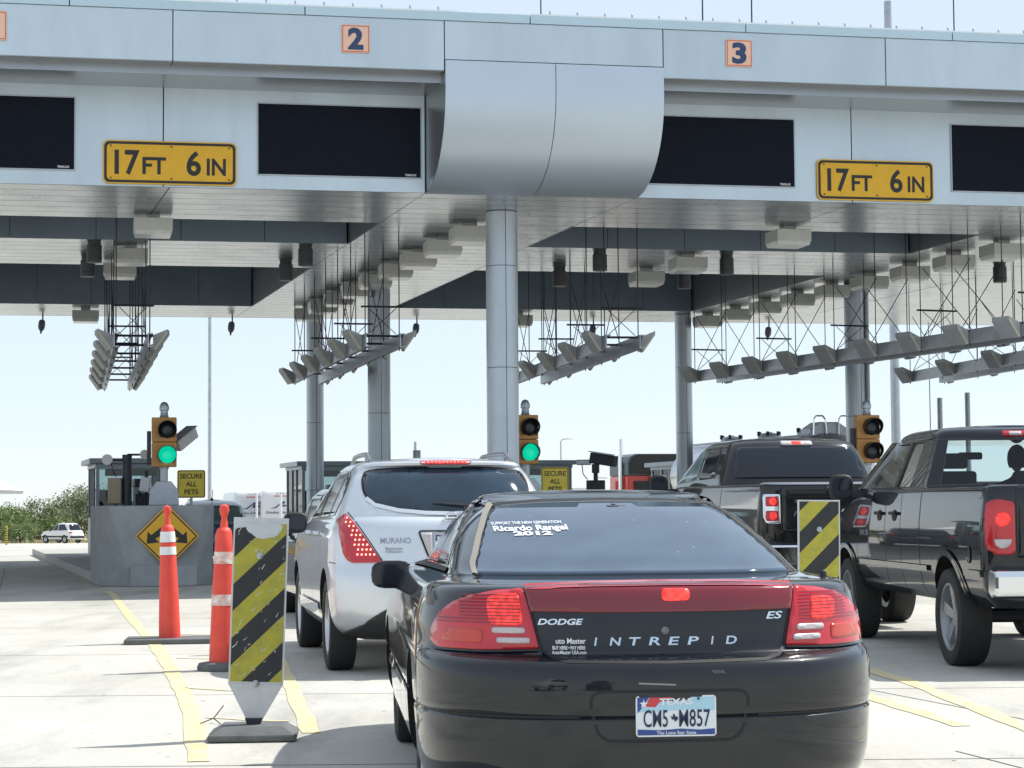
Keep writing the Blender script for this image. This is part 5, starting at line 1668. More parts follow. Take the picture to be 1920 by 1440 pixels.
# ================================================================== silver wagon
def silver_wagon():
    e = empty('crossover', (-0.455, 15.93, 0), radians(10.6), 'silver crossover wagon with red LED tail lights, left of the black sedan', 'car', 'cars queueing at the toll')
    T = (0.55, 3.0, 0.8, 2.5)
    G = (0.55, 3.0, 0.8, 2.6)
    S = [(.26, .78, .40, 4.5, *T), (.32, .86, .20, 4.6, *T), (.40, .91, .07, 4.7, *T), (.52, .935, .0, 4.76, *T), (.66, .943, -.02, 4.77, *T), (.76, .944, -.01, 4.76, *T), (.82, .944, .03, 4.74, *T), (.86, .943, .065, 4.72, *T),
         (.94, .940, .08, 4.66, *T), (1.04, .932, .095, 4.55, *T), (1.11, .917, .11, 4.3, *T), (1.15, .900, .12, 3.9, *T), (1.19, .885, .14, 3.55, *G), (1.22, .87, .172, 3.45, *G), (1.30, .84, .215, 3.3, *G), (1.42, .79, .297, 3.0, *G), (1.54, .735, .41, 2.72, *G),
         (1.605, .70, .515, 2.55, *G), (1.618, .69, .47, 2.5, *G), (1.64, .66, .46, 2.42, *G), (1.657, .60, .54, 2.3, .5, 3, .5, 2.6), (1.668, .50, .75, 2.2, .3, 3, .3, 2.6)]
    V, Fc = shell(S, 0.035, crown=0.022)
    me = to_mesh('body', V, Fc, [M_PSILVER, M_ARCH], 46)
    bv = bvh_of(me)
    me = arches(me, [(.96, .375), (3.785, .375)], .435, .945)
    link('body', me, e)
    gl = [(-.60, 1.575), (-.35, 1.594), (0, 1.60), (.35, 1.594), (.60, 1.575), (.655, 1.53), (.672, 1.45), (.655, 1.37), (.59, 1.318), (.42, 1.278), (.2, 1.256), (0, 1.25), (-.2, 1.256), (-.42, 1.278), (-.59, 1.318), (-.655, 1.37), (-.672, 1.45), (-.655, 1.53)]
    panel(bv, smooth_poly(gl, 3), 'rear', 'rear_window', M_WGLASS, e, 0.004, 0.04)
    ribbon(bv, smooth_poly(gl, 3), 'rear', 0.012, 'window_seal', M_TRIM, e, 0.007, closed=True)
    lower = [(-.655, 1.36), (-.595, 1.306), (-.42, 1.264), (-.2, 1.242), (0, 1.236), (.2, 1.242), (.42, 1.264), (.595, 1.306), (.655, 1.36)]
    ribbon(bv, lower, 'rear', 0.030, 'hatch_ledge', mat('bright_silver', (0.75, 0.77, 0.79), 0.25, metal=0.7, coat=1), e, 0.010)
    panel(bv, round_poly([(-.205, 1.632), (.205, 1.632), (.205, 1.650), (-.205, 1.650)], .01, 3), 'rear', 'high_brake_light', M_REDLENS, e, 0.006, 0.03)
    hl = []
    for k in range(11):
        x = -.155 + .031 * k
        panel(bv, [(x - .011, 1.636), (x + .011, 1.636), (x + .011, 1.646), (x - .011, 1.646)], 'rear', 'led', M_LIT, e, 0.011, 0.03, 0.002)
    # wiper
    py = proj(bv, 0, 1.285, 'rear', 0.02)[0]
    w_ = MB(); w_.tube((.10, py.y, 1.262), (.12, py.y + .004, 1.30), 0.018, n=8); w_.tube((.12, py.y + .004, 1.30), (-.14, py.y + .02, 1.325), 0.010, 0.006, 8)
    w_.build('wiper', M_PLAST, e)
    tl = [(-.812, 1.248), (-.878, 1.19), (-.872, 1.08), (-.848, .935), (-.822, .885), (-.79, .868), (-.558, .870)]
    for sg in (1, -1):
        P = [(sg * x, z) for x, z in tl]
        t = panel(bv, round_poly(P, 0.018, 3), 'rear', 'tail_light', M_REDLENS, e, 0.008, 0.035)
        rows = [(1.205, 1), (1.175, 2), (1.145, 2), (1.112, 2), (1.078, 3), (1.042, 3), (1.005, 4), (.968, 4), (.930, 5)]
        led = MB().lathe([(0.0085, 0), (0.006, 0.004), (0.001, 0.005)], 8).mesh('led', M_LED)
        for z, n in rows:
            xin = -.812 + (1.248 - z) / (1.248 - .87) * (.812 - .558) - .022
            for k in range(n):
                x = sg * (xin - .031 * k)
                p, nn = proj(bv, x, z, 'rear', 0.010)
                o = link('led', led, t, p)
                o.rotation_mode = 'QUATERNION'
                o.rotation_quaternion = nn.to_track_quat('Z', 'Y')
        ribbon(bv, [(sg * -.80, 1.256), (sg * -.553, .872), (sg * -.50, .835), (sg * -.44, .80)], 'rear', 0.008, 'hatch_seam', M_TRIM, e)
        ax = 'left' if sg > 0 else 'right'
        swn = [(.80, 1.24), (3.20, 1.19), (2.95, 1.32), (2.55, 1.50), (2.2, 1.585), (1.6, 1.60), (1.05, 1.585), (.80, 1.52), (.70, 1.42), (.70, 1.32)]
        panel(bv, round_poly(swn, .04, 3), ax, 'side_window', M_TGLASS, e, 0.004, 0.06)
        ribbon(bv, round_poly(swn, .04, 3), ax, 0.016, 'window_trim', M_CHROME, e, 0.006, closed=True)
        ribbon(bv, [(1.22, 1.22), (1.10, 1.58)], ax, 0.05, 'door_pillar', M_PLAST, e, 0.008)
        ribbon(bv, [(2.02, 1.21), (1.95, 1.60)], ax, 0.07, 'door_pillar', M_PLAST, e, 0.008)
        ribbon(bv, [(1.30, 1.2), (1.34, .9), (1.42, .78)], ax, 0.008, 'door_seam', M_TRIM, e)
        ribbon(bv, [(2.05, 1.2), (2.10, .4)], ax, 0.008, 'door_seam', M_TRIM, e)
        ribbon(bv, [(0.52, .868), (.35, .862)], ax, 0.007, 'bumper_seam', M_TRIM, e)
        for yy in (1.55, 2.35):
            p = proj(bv, yy, 1.08, ax, 0.0)[0]
            s_ = -1 if ax == 'left' else 1
            MB().path([(p.x, yy, 1.08), (p.x + s_ * .04, yy + .03, 1.08), (p.x + s_ * .04, yy + .17, 1.085), (p.x, yy + .2, 1.085)], 0.013, 8).build('door_handle', M_PSILVER, e)
        ribbon(bv, [(1.45, .46), (3.35, .46)], ax, 0.10, 'sill_trim', M_PSILVER, e, 0.02)
        # roof rails
        pts = []
        for k in range(13):
            t_ = k / 12
            yy = .72 + 1.55 * t_
            zz = 1.655 + 0.055 * min(1, 6 * t_, 6 * (1 - t_)) + 0.012 * sin(pi * t_)
            pts.append((sg * -(.585 - .02 * t_), yy, zz))
        rr_ = MB().path(pts, 0.020, 8)
        rr_.tube((pts[1][0], pts[1][1] + .04, 1.62), (pts[2][0], pts[2][1], pts[2][2]), 0.02, n=8)
        rr_.build('roof_rail', mat('rail_grey', (0.30, 0.32, 0.35), 0.3, metal=0.8), e, smooth=50)
    ctext(bv, 'MURANO', -.455, 1.035, .042, 'rear', 'badge', M_CHROMED, e, w=.235, bold=0.004, off=0.006)
    ctext(bv, 'Baytown', -.47, .975, .020, 'rear', 'dealer_badge', M_CHROMED, e, w=.13, bold=0.02, off=0.004)
    ctext(bv, 'NISSAN', -.47, .950, .016, 'rear', 'dealer_badge', M_CHROMED, e, w=.13, bold=0.02, off=0.004)
    pc = proj(bv, 0.0, 1.195, 'rear', 0.0)[0]
    Mx = frame((0, pc.y - .004, 1.195), (1, 0, 0), (0, 0, 1), (0, -1, 0))
    tor = MB()
    for i in range(28):
        a = 2 * pi * i / 28
        for j in range(8):
            b_ = 2 * pi * j / 8
            tor.v.append(Mx @ Vector(((.052 + .010 * cos(b_)) * cos(a), (.052 + .010 * cos(b_)) * sin(a), .010 * sin(b_) + .006)))
    for i in range(28):
        for j in range(8): tor.f.append([i * 8 + j, ((i + 1) % 28) * 8 + j, ((i + 1) % 28) * 8 + (j + 1) % 8, i * 8 + (j + 1) % 8]); tor.mi.append(0)
    lg = tor.build('emblem', M_CHROME, e, smooth=60)
    MB().box(-.072, .072, pc.y - .022, pc.y - .002, 1.184, 1.206).build('emblem_bar', M_CHROME, lg, bevel=.003)
    text_obj('emblem_lettering', 'NISSAN', .012, M_STEEL, lg, Matrix.Translation((0, pc.y - .0225, 1.195)), w=.11, bold=.03, thick=.001)
    # number plate recess with lamps
    pr_ = panel(bv, round_poly([(-.275, 1.105), (.275, 1.105), (.20, .905), (-.20, .905)], .025, 3), 'rear', 'plate_panel', M_GALV, e, 0.006, 0.04)
    ribbon(bv, round_poly([(-.275, 1.105), (.275, 1.105), (.20, .905), (-.20, .905)], .025, 3), 'rear', 0.012, 'plate_panel_edge', M_TRIM, pr_, 0.008, closed=True)
    for sg in (1, -1):
        panel(bv, round_poly([(sg * -.26, 1.09), (sg * -.17, 1.09), (sg * -.17, .92), (sg * -.195, .92)], .015, 3), 'rear', 'reverse_lens', M_WLENS, pr_, 0.010, 0.03, 0.004)
    texas_plate(e, Matrix.Translation((0.0, proj(bv, 0, 1.0, 'rear', 0)[0].y - 0.016, 1.01)), ('BX7', 'T214'))
    # black lower bumper with tail pipes
    panel(bv, smooth_poly([(-.74, .29), (.74, .29), (.70, .40), (.58, .49), (.40, .575), (.2, .605), (0, .615), (-.2, .605), (-.40, .575), (-.58, .49), (-.70, .40)], 3), 'rear', 'lower_bumper', M_PLAST, e, 0.014, 0.025)
    for sg in (-1, 1):
        MB().lathe([(.047, 0), (.052, -.01), (.052, .16), (.045, .16), (.044, .0)], 20, frame((sg * .47, .05, .395), (1, 0, 0), (0, 0, 1), (0, -1, 0)), cap=False).build('tail_pipe', M_CHROME, e, smooth=40)
    for y in (.96, 3.785):
        for s in (-1, 1): wheel(e, s * .815, y, .375, .225, .245, s, 5, .10)
    e.scale = (1, 1, 1.025)
    for s in (-1, 1): mirror_part(e, s * .88, 3.05, 1.16, s, [M_PLAST, M_PLAST], w=.22, h=.19, d=.13, arm=.02, dz=-.06)
    return e
M_CHROMED = mat('grey_badge', (0.30, 0.32, 0.35), 0.3, metal=0.8)
M_WGLASS = mat('hatch_glass', (0.014, 0.030, 0.050), 0.05, spec=0.7, noise=0.5, nscale=2.0)
silver_wagon()

# ================================================================== car ahead of the wagon, sedan past the booth, white wagon far off
def simple_car(name, label, loc, rz, paintm, k=1.0, H=1.45, hatch=False, lit=True, suv=False, glass=None):
    glass = glass or M_TGLASS
    e = empty(name, loc, rz, label, 'car', 'cars beyond the toll lanes' if loc[1] > 30 else 'cars queueing at the toll')
    T = (0.5, 3.0, 0.8, 2.5)
    G = (0.5, 3.0, 0.8, 2.6)
    w = .89
    zb = 0.98 if not suv else 1.12
    base = 0.0 if not suv else 0.12
    S = [(.22 + base, .78, .25, 4.4, *T), (.32 + base, w - .02, .06, 4.6, *T), (.45 + base, w, .0, 4.68, *T), (.62 + base, w, -.01, 4.68, *T), (.72 + base, w, .03, 4.62, *T), (.82 + base, w - .01, .07, 4.5, *T), (zb - .05, w - .03, .10, 4.3, *T), (zb - .01, w - .06, .14, 4.1, *T)]
    if suv or hatch:
        S += [(zb + .02, w - .09, .20, 3.3, *G), (zb + .2, w - .14, .33, 3.0, *G), (H - .14, w - .2, .55, 2.65, *G), (H - .05, w - .26, .68, 2.45, *G), (H - .015, w - .34, .8, 2.3, .4, 3, .4, 2.6), (H, w - .5, 1.0, 2.2, .2, 3, .2, 2.6)]
    else:
        S += [(zb + .005, w - .12, .55, 3.45, *G), (zb + .12, w - .16, .82, 3.2, *G), (H - .14, w - .23, 1.15, 2.8, *G), (H - .05, w - .28, 1.42, 2.6, *G), (H - .015, w - .34, 1.6, 2.45, .4, 3, .4, 2.6), (H, w - .5, 1.8, 2.3, .2, 3, .2, 2.6)]
    V, Fc = shell(S, 0.06, crown=0.02)
    me = to_mesh('body', V, Fc, [paintm, M_ARCH], 46)
    bv = bvh_of(me)
    R = .32 if not suv else .36
    me = arches(me, [(.95, R), (3.65, R)], R + .06, w)
    link('body', me, e)
    zt = H - .10
    panel(bv, round_poly([(-(w - .22), zb + .06), (w - .22, zb + .06), (w - .32, zt), (-(w - .32), zt)], .05, 3), 'rear', 'rear_window', glass, e, 0.004, 0.07)
    for ax in ('left', 'right'):
        y0 = .55 if (suv or hatch) else 1.0
        panel(bv, round_poly([(y0 + .1, zb + .07), (3.1, zb + .05), (2.5, zt), (y0 + .55, zt)], .06, 3), ax, 'side_window', glass, e, 0.004, 0.09)
        ribbon(bv, [(1.95, zb + .05), (1.9, zt)], ax, .07, 'door_pillar', paintm, e, 0.009)
        if suv: ribbon(bv, [(.4, .62), (4.2, .62)], ax, .14, 'side_cladding', M_PLAST, e, 0.012)
    for sg in (-1, 1):
        t = panel(bv, round_poly([(sg * .60, zb - .06), (sg * (w - .06), zb - .07), (sg * (w - .03), zb - .20), (sg * .60, zb - .20)], .03, 3), 'rear', 'tail_light', M_REDLENS, e, 0.006, 0.05)
        if lit: panel(bv, round_poly([(sg * .64, zb - .09), (sg * .76, zb - .09), (sg * .76, zb - .17), (sg * .64, zb - .17)], .02, 3), 'rear', 'lit_brake_lens', M_LIT, t, 0.010, 0.05, 0.003)
    pl = panel(bv, [(-.155, .74 + base), (.155, .74 + base), (.155, .60 + base), (-.155, .60 + base)], 'rear', 'licence_plate', M_PLATE, e, 0.006, 0.06)
    if suv:
        panel(bv, round_poly([(-.80, .36 + base), (.80, .36 + base), (.82, .56 + base), (-.82, .56 + base)], .04), 'rear', 'rear_bumper', M_PLAST, e, 0.02, 0.08)
    for y in (.95, 3.65):
        for s in (-1, 1): wheel(e, s * .76, y, R, .20, .20, s)
    for s in (-1, 1): mirror_part(e, s * (w - .09), 3.0, zb + .06, s, [paintm, M_PLAST], w=.2, h=.13, d=.1, arm=.1)
    return e
M_PGREY = paint('dark_grey_paint', (0.05, 0.055, 0.065), 0.5, 0.35)
M_PBLUE2 = paint('pale_blue_paint', (0.10, 0.15, 0.20), 0.6, 0.35)
M_PWHITE = paint('white_car_paint', (0.72, 0.72, 0.70), 0.0, 0.4)
simple_car('hatchback', 'dark grey car hidden ahead of the silver wagon', (-1.30, 22.6, 0), radians(13), M_PGREY, H=1.56, hatch=True)
M_CLEARG = mat('greenish_glass', (0.16, 0.24, 0.25), 0.08, spec=0.7, noise=0.3, nscale=2)
sd = simple_car('sedan', 'blue grey sedan leaving past the left island', (-6.75, 47.0, 0), radians(15), M_PBLUE2, H=1.53, glass=M_CLEARG)
MB().tube((0, 1.9, 1.5), (0, 1.75, 1.78), 0.008, n=6).build('aerial', M_STEEL, sd)
MB().lathe([(.05, 0), (.045, .03), (.012, .07)], 10, Matrix.Translation((0, 1.9, 1.52))).build('aerial_base', M_STEEL, sd)
simple_car('wagon', 'white off-roader parked by the scrub at far left', (-39.9, 186.5, gz(187)), radians(52), M_PWHITE, H=1.84, suv=True, lit=False)

simple_car('sedan', 'dark sedan added out of view behind the viewer, for the black sedan to mirror', (0.25, -7.0, 0), radians(4), M_PGREY, H=1.46)  # unseen car added only as something for the black paint to mirror
simple_car('wagon', 'white off-roader added out of view in the next lane, for the pickups to mirror', (-3.4, -4.5, 0), radians(9), M_PWHITE, H=1.8, suv=True)  # likewise added out of view, only to show in the pickups' paint

# ================================================================== pickups
M_CABGL = glass_mat('clear_cab_glass', (0.80, 0.90, 0.92), 0.2)
def pickup_lower(name, label, loc, rz, pm, L, w, rail, base, wy, R, bed, cut_bed=True, group='cars queueing at the toll', nose=1.18, ar=.09):
    e = empty(name, loc, rz, label, 'pickup', group)
    T = (0.16, 5.0, 0.7, 3.0)
    S = [(base, w - .12, .12, L - .3, *T), (base + .10, w - .04, .08, L - .05, *T), (base + .25, w - .01, .07, L, *T), (base + .45, w, .06, L, *T), (rail - .42, w, .06, L - .02, *T), (rail - .30, w - .005, .06, L - .06, *T), (rail - .20, w - .015, .06, L - .15, *T), (rail - .08, w - .03, .06, L - .5, *T), (rail - .015, w - .05, .065, L - 1.1, *T), (rail, w - .09, .09, L - 1.5, *T)]
    def df(x, y, z):
        y0 = L - 1.9
        if y > y0 and z > nose - .3: z -= (z - (nose - .3)) * 0.30 * min(1, (y - y0) / 1.6)
        return (x, y, z)
    V, Fc = shell(S, 0.05, crown=0.0, deform=df)
    me = to_mesh('body', V, Fc, [pm, M_ARCH], 40)
    bv = bvh_of(me)
    me = arches(me, [(y, R) for y in wy], R + ar, w, .34)
    if cut_bed: me = cut(me, MB().box(-w + .22, w - .22, .14, bed, rail - .55, rail + .2), 40)
    link('body', me, e)
    return e, bv

def charcoal_pickup():
    L, w, rail = 5.9, 1.0, 1.55
    e, bv = pickup_lower('pickup_truck', 'charcoal crew cab pickup with squared red tail lights, right of the black sedan', (3.62, 21.6, 0), radians(9), M_PDARK, L, w, rail, .62, (1.2, 4.75), .41, 1.75)
    # cab
    T = (.30, 3.6, .6, 3.0)
    S = [(1.40, .93, 1.80, 4.75, *T), (1.56, .915, 1.82, 4.65, *T), (1.62, .90, 1.84, 4.5, *T), (1.80, .84, 1.90, 4.15, *T), (1.97, .77, 1.98, 3.85, *T), (2.03, .73, 2.03, 3.7, *T), (2.065, .67, 2.10, 3.6, .3, 3.4, .5, 3), (2.085, .56, 2.25, 3.45, .2, 3.2, .3, 3)]
    V, Fc = shell(S, 0.05, crown=0.02)
    cm = to_mesh('cab', V, Fc, [M_PDARK], 46)
    cb = bvh_of(cm)
    link('cab', cm, e)
    panel(cb, round_poly([(-.80, 1.62), (.80, 1.62), (.70, 1.99), (-.70, 1.99)], .05, 4), 'rear', 'rear_window', M_TGLASS, e, 0.004, 0.06)
    for ax in ('left', 'right'):
        panel(cb, round_poly([(2.35, 1.63), (3.10, 1.62), (3.10, 1.98), (2.45, 1.98)], .05, 4), ax, 'side_window', M_TGLASS, e, 0.004, 0.07)
        panel(cb, round_poly([(3.20, 1.62), (4.28, 1.58), (3.72, 1.97), (3.20, 1.98)], .05, 4), ax, 'side_window', M_CLEARG, e, 0.004, 0.07)
        ribbon(bv, [(1.78, 1.5), (1.78, .75)], ax, .012, 'bed_gap', M_TRIM, e)
        ribbon(bv, [(3.15, 1.5), (3.18, .8)], ax, .008, 'door_seam', M_TRIM, e)
    hb = panel(cb, round_poly([(-.19, 2.005), (.19, 2.005), (.185, 2.052), (-.185, 2.052)], .015, 3), 'rear', 'high_brake_light', M_WLENS, e, 0.012, 0.04)
    panel(cb, round_poly([(-.055, 2.010), (.055, 2.010), (.055, 2.044), (-.055, 2.044)], .012, 3), 'rear', 'lit_brake_lens', M_LIT, hb, 0.016, 0.04, .003)
    # tailgate
    panel(bv, round_poly([(-.76, 1.04), (.76, 1.04), (.76, 1.54), (-.76, 1.54)], .03, 3), 'rear', 'tailgate', M_PDARK, e, 0.012, 0.08)
    ribbon(bv, [(-.96, 1.535), (.96, 1.535)], 'rear', .014, 'tailgate_cap', M_CHROMED, e, 0.016)
    ribbon(bv, [(-.75, 1.40), (.75, 1.40)], 'rear', .012, 'tailgate_crease', M_TRIM, e, 0.0135)
    panel(bv, round_poly([(-.30, 1.44), (.30, 1.44), (.30, 1.515), (-.30, 1.515)], .03, 3), 'rear', 'spoiler_panel', M_PLAST, e, 0.014, 0.06)
    for sg in (-1, 1):
        P = [(sg * .785, 1.43), (sg * .955, 1.43), (sg * .96, 1.20), (sg * .93, 1.12), (sg * .785, 1.115)]
        t = panel(bv, round_poly(P, .02, 3), 'rear', 'tail_light', M_CHROME, e, 0.014, 0.05)
        for z0, z1 in ((1.30, 1.405), (1.145, 1.255)):
            panel(bv, round_poly([(sg * .805, z0), (sg * .935, z0), (sg * .935, z1), (sg * .805, z1)], .02, 3), 'rear', 'red_lens', M_REDLENS, t, 0.018, 0.04, .004)
            panel(bv, circ(sg * .86, (z0 + z1) / 2, .038, 12, .045), 'rear', 'lit_brake_lens', M_LIT, t, 0.022, 0.04, .003)
    ov = panel(bv, circ(0, 1.24, .115, 20, .05), 'rear', 'emblem', M_CHROME, e, 0.016, 0.04, .004)
    panel(bv, circ(0, 1.24, .105, 20, .042), 'rear', 'emblem_field', M_PBLUE, ov, 0.018, 0.04, .003)
    ctext(bv, 'Ford', 0, 1.24, .045, 'rear', 'emblem_lettering', M_DECAL, ov, w=.14, bold=0.0, shear=.3, off=0.021)
    ctext(bv, 'F-150', -.52, 1.22, .055, 'rear', 'badge', M_CHROMED, e, w=.25, bold=0.01, shear=.25, off=0.016)
    ctext(bv, 'Sames', -.55, 1.355, .030, 'rear', 'dealer_badge', M_CHROMED, e, w=.16, bold=0.02, off=0.016)
    MB().box(-.96, .96, -.10, .06, .68, .90).build('rear_bumper', M_CHROME, e, bevel=.03)
    MB().box(-.30, .30, -.104, -.04, .86, .905).build('bumper_step', M_PLAST, e, bevel=.01)
    for y in (1.2, 4.75):
        for s in (-1, 1): wheel(e, s * .86, y, .41, .27, .24, s, 6, .09)
    for s in (-1, 1): mirror_part(e, s * .93, 4.05, 1.58, s, [M_PLAST, M_PLAST], w=.24, h=.26, d=.14, arm=.12, dz=-.08)
    # seats so that the cab is not empty through clear side glass
    return e
charcoal_pickup()

def black_pickup():
    L, w, rail = 5.8, 1.01, 1.43
    e, bv = pickup_lower('pickup_truck', 'black extended cab pickup cut off by the right edge', (4.62, 15.55, 0), radians(3.8), M_PRAM, L, w, rail, .50, (1.15, 4.72), .395, 1.92, ar=.105)
    # open cab: lower shell, pillars, roof, clear glass
    T = (.26, 4.0, .6, 3.0)
    V, Fc = shell([(1.28, .93, 2.02, 4.75, *T), (1.40, .925, 2.02, 4.7, *T), (1.425, .915, 2.025, 4.65, *T), (1.44, .90, 2.04, 4.6, *T)], 0.05, crown=0.0)
    cm = to_mesh('cab_sill', V, Fc, [M_PRAM], 46)
    link('cab_sill', cm, e)
    V, Fc = shell([(1.83, .755, 2.20, 3.98, *T), (1.86, .75, 2.20, 3.95, *T), (1.895, .735, 2.215, 3.9, *T), (1.925, .70, 2.25, 3.8, *T), (1.945, .63, 2.32, 3.7, .3, 3.4, .5, 3), (1.955, .52, 2.45, 3.55, .2, 3.2, .3, 3)], 0.04, crown=0.018)
    rm = to_mesh('roof', V, Fc, [M_PRAM, M_PLAST], 46)
    rb = bvh_of(rm)
    link('roof', rm, e)
    def pillar(a, b, sx, wy, th=.07, m=M_PRAM):
        # a,b = (x,y,z) bottom/top centre lines on the +x side; wy = (bottom, top) length along y
        mb = MB()
        pts = []
        for (x, y, z), l in ((a, wy[0]), (b, wy[1])):
            pts += [(sx * x, y - l / 2, z), (sx * (x - th), y - l / 2 + .02, z), (sx * (x - th), y + l / 2 - .02, z), (sx * x, y + l / 2, z)]
        mb.hexa(pts)
        mb.build('pillar', m, e, bevel=.015)
    for sx in (-1, 1):
        pillar((.905, 2.45, 1.42), (.748, 2.50, 1.85), sx, (.44, .34), .10)
        pillar((.912, 3.16, 1.42), (.752, 3.08, 1.85), sx, (.12, .10), .07)
        pillar((.905, 4.62, 1.42), (.742, 3.82, 1.86), sx, (.16, .14), .07)
        # rear corner posts framing the back glass
        mb = MB().hexa([(sx * .90, 2.10, 1.42), (sx * .79, 2.035, 1.42), (sx * .79, 2.10, 1.42), (sx * .90, 2.24, 1.42), (sx * .745, 2.27, 1.85), (sx * .66, 2.205, 1.85), (sx * .66, 2.27, 1.85), (sx * .745, 2.34, 1.85)])
        mb.build('pillar', M_PRAM, e, bevel=.012)
        def gq(pts, name='side_window'):
            mb = MB(); mb.v = [(sx * x, y, z) for x, y, z in pts]; mb.f = [[0, 1, 2, 3]]; mb.mi = [0]
            me = bpy.data.meshes.new(name); me.from_pydata(mb.v, [], mb.f); me.materials.append(M_SIDEGL); link(name, me, e)
        gq([(.885, 2.64, 1.44), (.888, 3.12, 1.44), (.732, 3.05, 1.85), (.73, 2.66, 1.85)])
        gq([(.888, 3.20, 1.44), (.885, 4.56, 1.44), (.728, 3.80, 1.85), (.732, 3.12, 1.85)])
    for name, p, m in (('rear_window', [(-.80, 2.04, 1.44), (.80, 2.04, 1.44), (.665, 2.21, 1.85), (-.665, 2.21, 1.85)], M_CABGL), ('windscreen', [(-.84, 4.66, 1.44), (.84, 4.66, 1.44), (.68, 3.86, 1.86), (-.68, 3.86, 1.86)], M_CABGL)):
        me = bpy.data.meshes.new(name); me.from_pydata(p, [], [(0, 1, 2, 3)]); me.materials.append(m); link(name, me, e)
    # interior
    M_SEAT = mat('seat_cloth', (0.05, 0.055, 0.06), 0.85)
    for sx in (-.40, .40):
        st_ = MB().hexa([(sx - .25, 3.10, 1.2), (sx + .25, 3.10, 1.2), (sx + .25, 3.24, 1.2), (sx - .25, 3.24, 1.2), (sx - .22, 2.98, 1.58), (sx + .22, 2.98, 1.58), (sx + .22, 3.08, 1.58), (sx - .22, 3.08, 1.58)]).build('seat_back', M_SEAT, e, bevel=.03)
        MB().box(sx - .13, sx + .13, 2.96, 3.05, 1.60, 1.74).build('headrest', M_SEAT, st_, bevel=.03)
    MB().box(-.85, .85, 4.2, 4.6, 1.38, 1.50).build('dashboard', M_PLAST, e, bevel=.03)
    MB().box(-.10, .14, 3.86, 3.90, 1.70, 1.77).build('cabin_mirror', M_PLAST, e, bevel=.02)
    hb = panel(rb, round_poly([(-.19, 1.862), (.19, 1.862), (.185, 1.905), (-.185, 1.905)], .012, 3), 'rear', 'high_brake_light', M_REDLENS, e, 0.012, 0.04)
    panel(rb, round_poly([(-.13, 1.870), (-.02, 1.870), (-.02, 1.897), (-.13, 1.897)], .01, 3), 'rear', 'lit_brake_lens', M_WLENS, hb, 0.016, 0.04, .003)
    # tailgate, lights, chrome bumper
    panel(bv, round_poly([(-.76, .88), (.76, .88), (.76, 1.42), (-.76, 1.42)], .03, 3), 'rear', 'tailgate', M_PRAM, e, 0.010, 0.08)
    for sg in (-1, 1):
        P = [(sg * .775, 1.30), (sg * .90, 1.325), (sg * .975, 1.30), (sg * .99, 1.15), (sg * .985, .95), (sg * .92, .905), (sg * .775, .905)]
        t = panel(bv, round_poly(P, .03, 3), 'rear', 'tail_light', M_REDLENS, e, 0.014, 0.04)
        panel(bv, circ(sg * .865, 1.17, .055, 16), 'rear', 'lit_brake_lens', M_LIT, t, 0.02, 0.04, .003)
        panel(bv, [(sg * (.80 + .0), 1.02), (sg * .93, 1.02), (sg * .92, .975), (sg * .88, .95), (sg * .84, .955), (sg * .81, .985)], 'rear', 'reverse_lens', M_WLENS, t, 0.02, 0.04, .003)
        ax = 'right' if sg > 0 else 'left'
        # side: flares, belt trim, seams, handles, badge
        for wy in (1.15, 4.72):
            pts = []
            for k in range(25):
                a = radians(-18) + radians(216) * k / 24
                pts.append((wy + .505 * cos(a), .395 + .505 * sin(a)))
            ribbon(bv, pts, ax, .05, 'arch_flare', M_PRAM, e, 0.018)
        ribbon(bv, [(1.70, .76), (4.15, .76)], ax, .045, 'rub_strip', M_PRAM, e, 0.022)
        ribbon(bv, [(1.70, .735), (4.15, .735)], ax, .006, 'rub_strip_edge', M_CHROMED, e, 0.023)
        ribbon(bv, [(.10, .76), (.62, .76)], ax, .045, 'rub_strip', M_PRAM, e, 0.022)
        ribbon(bv, [(1.97, 1.42), (1.97, .55)], ax, .016, 'bed_gap', M_TRIM, e)
        ribbon(bv, [(2.62, 1.41), (2.58, .56)], ax, .008, 'door_seam', M_TRIM, e)
        ribbon(bv, [(3.16, 1.41), (3.14, .56)], ax, .008, 'door_seam', M_TRIM, e)
        ribbon(bv, [(4.25, 1.38), (4.22, .56)], ax, .008, 'door_seam', M_TRIM, e)
        for yy in (2.72, 3.26):
            panel(bv, circ(yy + .1, 1.19, .085, 16, .05), ax, 'handle_cup', M_TRIM, e, 0.004, 0.04, .003)
            p = proj(bv, yy, 1.21, ax, .02)[0]
            MB().tube((p.x, yy, 1.21), (p.x, yy + .2, 1.21), .016, n=8).build('door_handle', M_PLAST, e)
        ctext(bv, 'RAM 1500', 3.92, 1.03, .05, ax, 'badge', M_CHROMED, e, w=.34, bold=.04, off=.006)
        panel(bv, circ(.42, 1.06, .012, 8), ax, 'marker_lamp', M_REDLENS, e, .006, .03, .003)
        panel(bv, circ(.50, .90, .055, 14, .07), ax, 'fuel_door', M_PRAM, e, .008, .04, .003)
        MB().path([(sg * .92, .3, 1.435), (sg * .92, 1.9, 1.435)], .012, 6).build('bed_rail', M_PLAST, e)
    mb = MB()
    prof = [(-.14, .60), (-.16, .66), (-.16, .745), (-.13, .79), (.02, .80), (.05, .76), (.05, .62), (-.02, .58)]
    mb.prism([(y, z) for y, z in prof], -1.0, 1.0, 'yzx')
    mb.build('rear_bumper', M_CHROME, e, bevel=.02)
    MB().box(-.40, .40, -.155, .02, .795, .812).build('bumper_step', M_PLAST, e)
    MB().box(-.05, .05, -.2, .3, .42, .52).build('tow_hitch', M_STEEL, e)
    for y in (1.15, 4.72):
        for s in (-1, 1): wheel(e, s * .875, y, .395, .275, .262, s, 5, .10, M_RIMD)
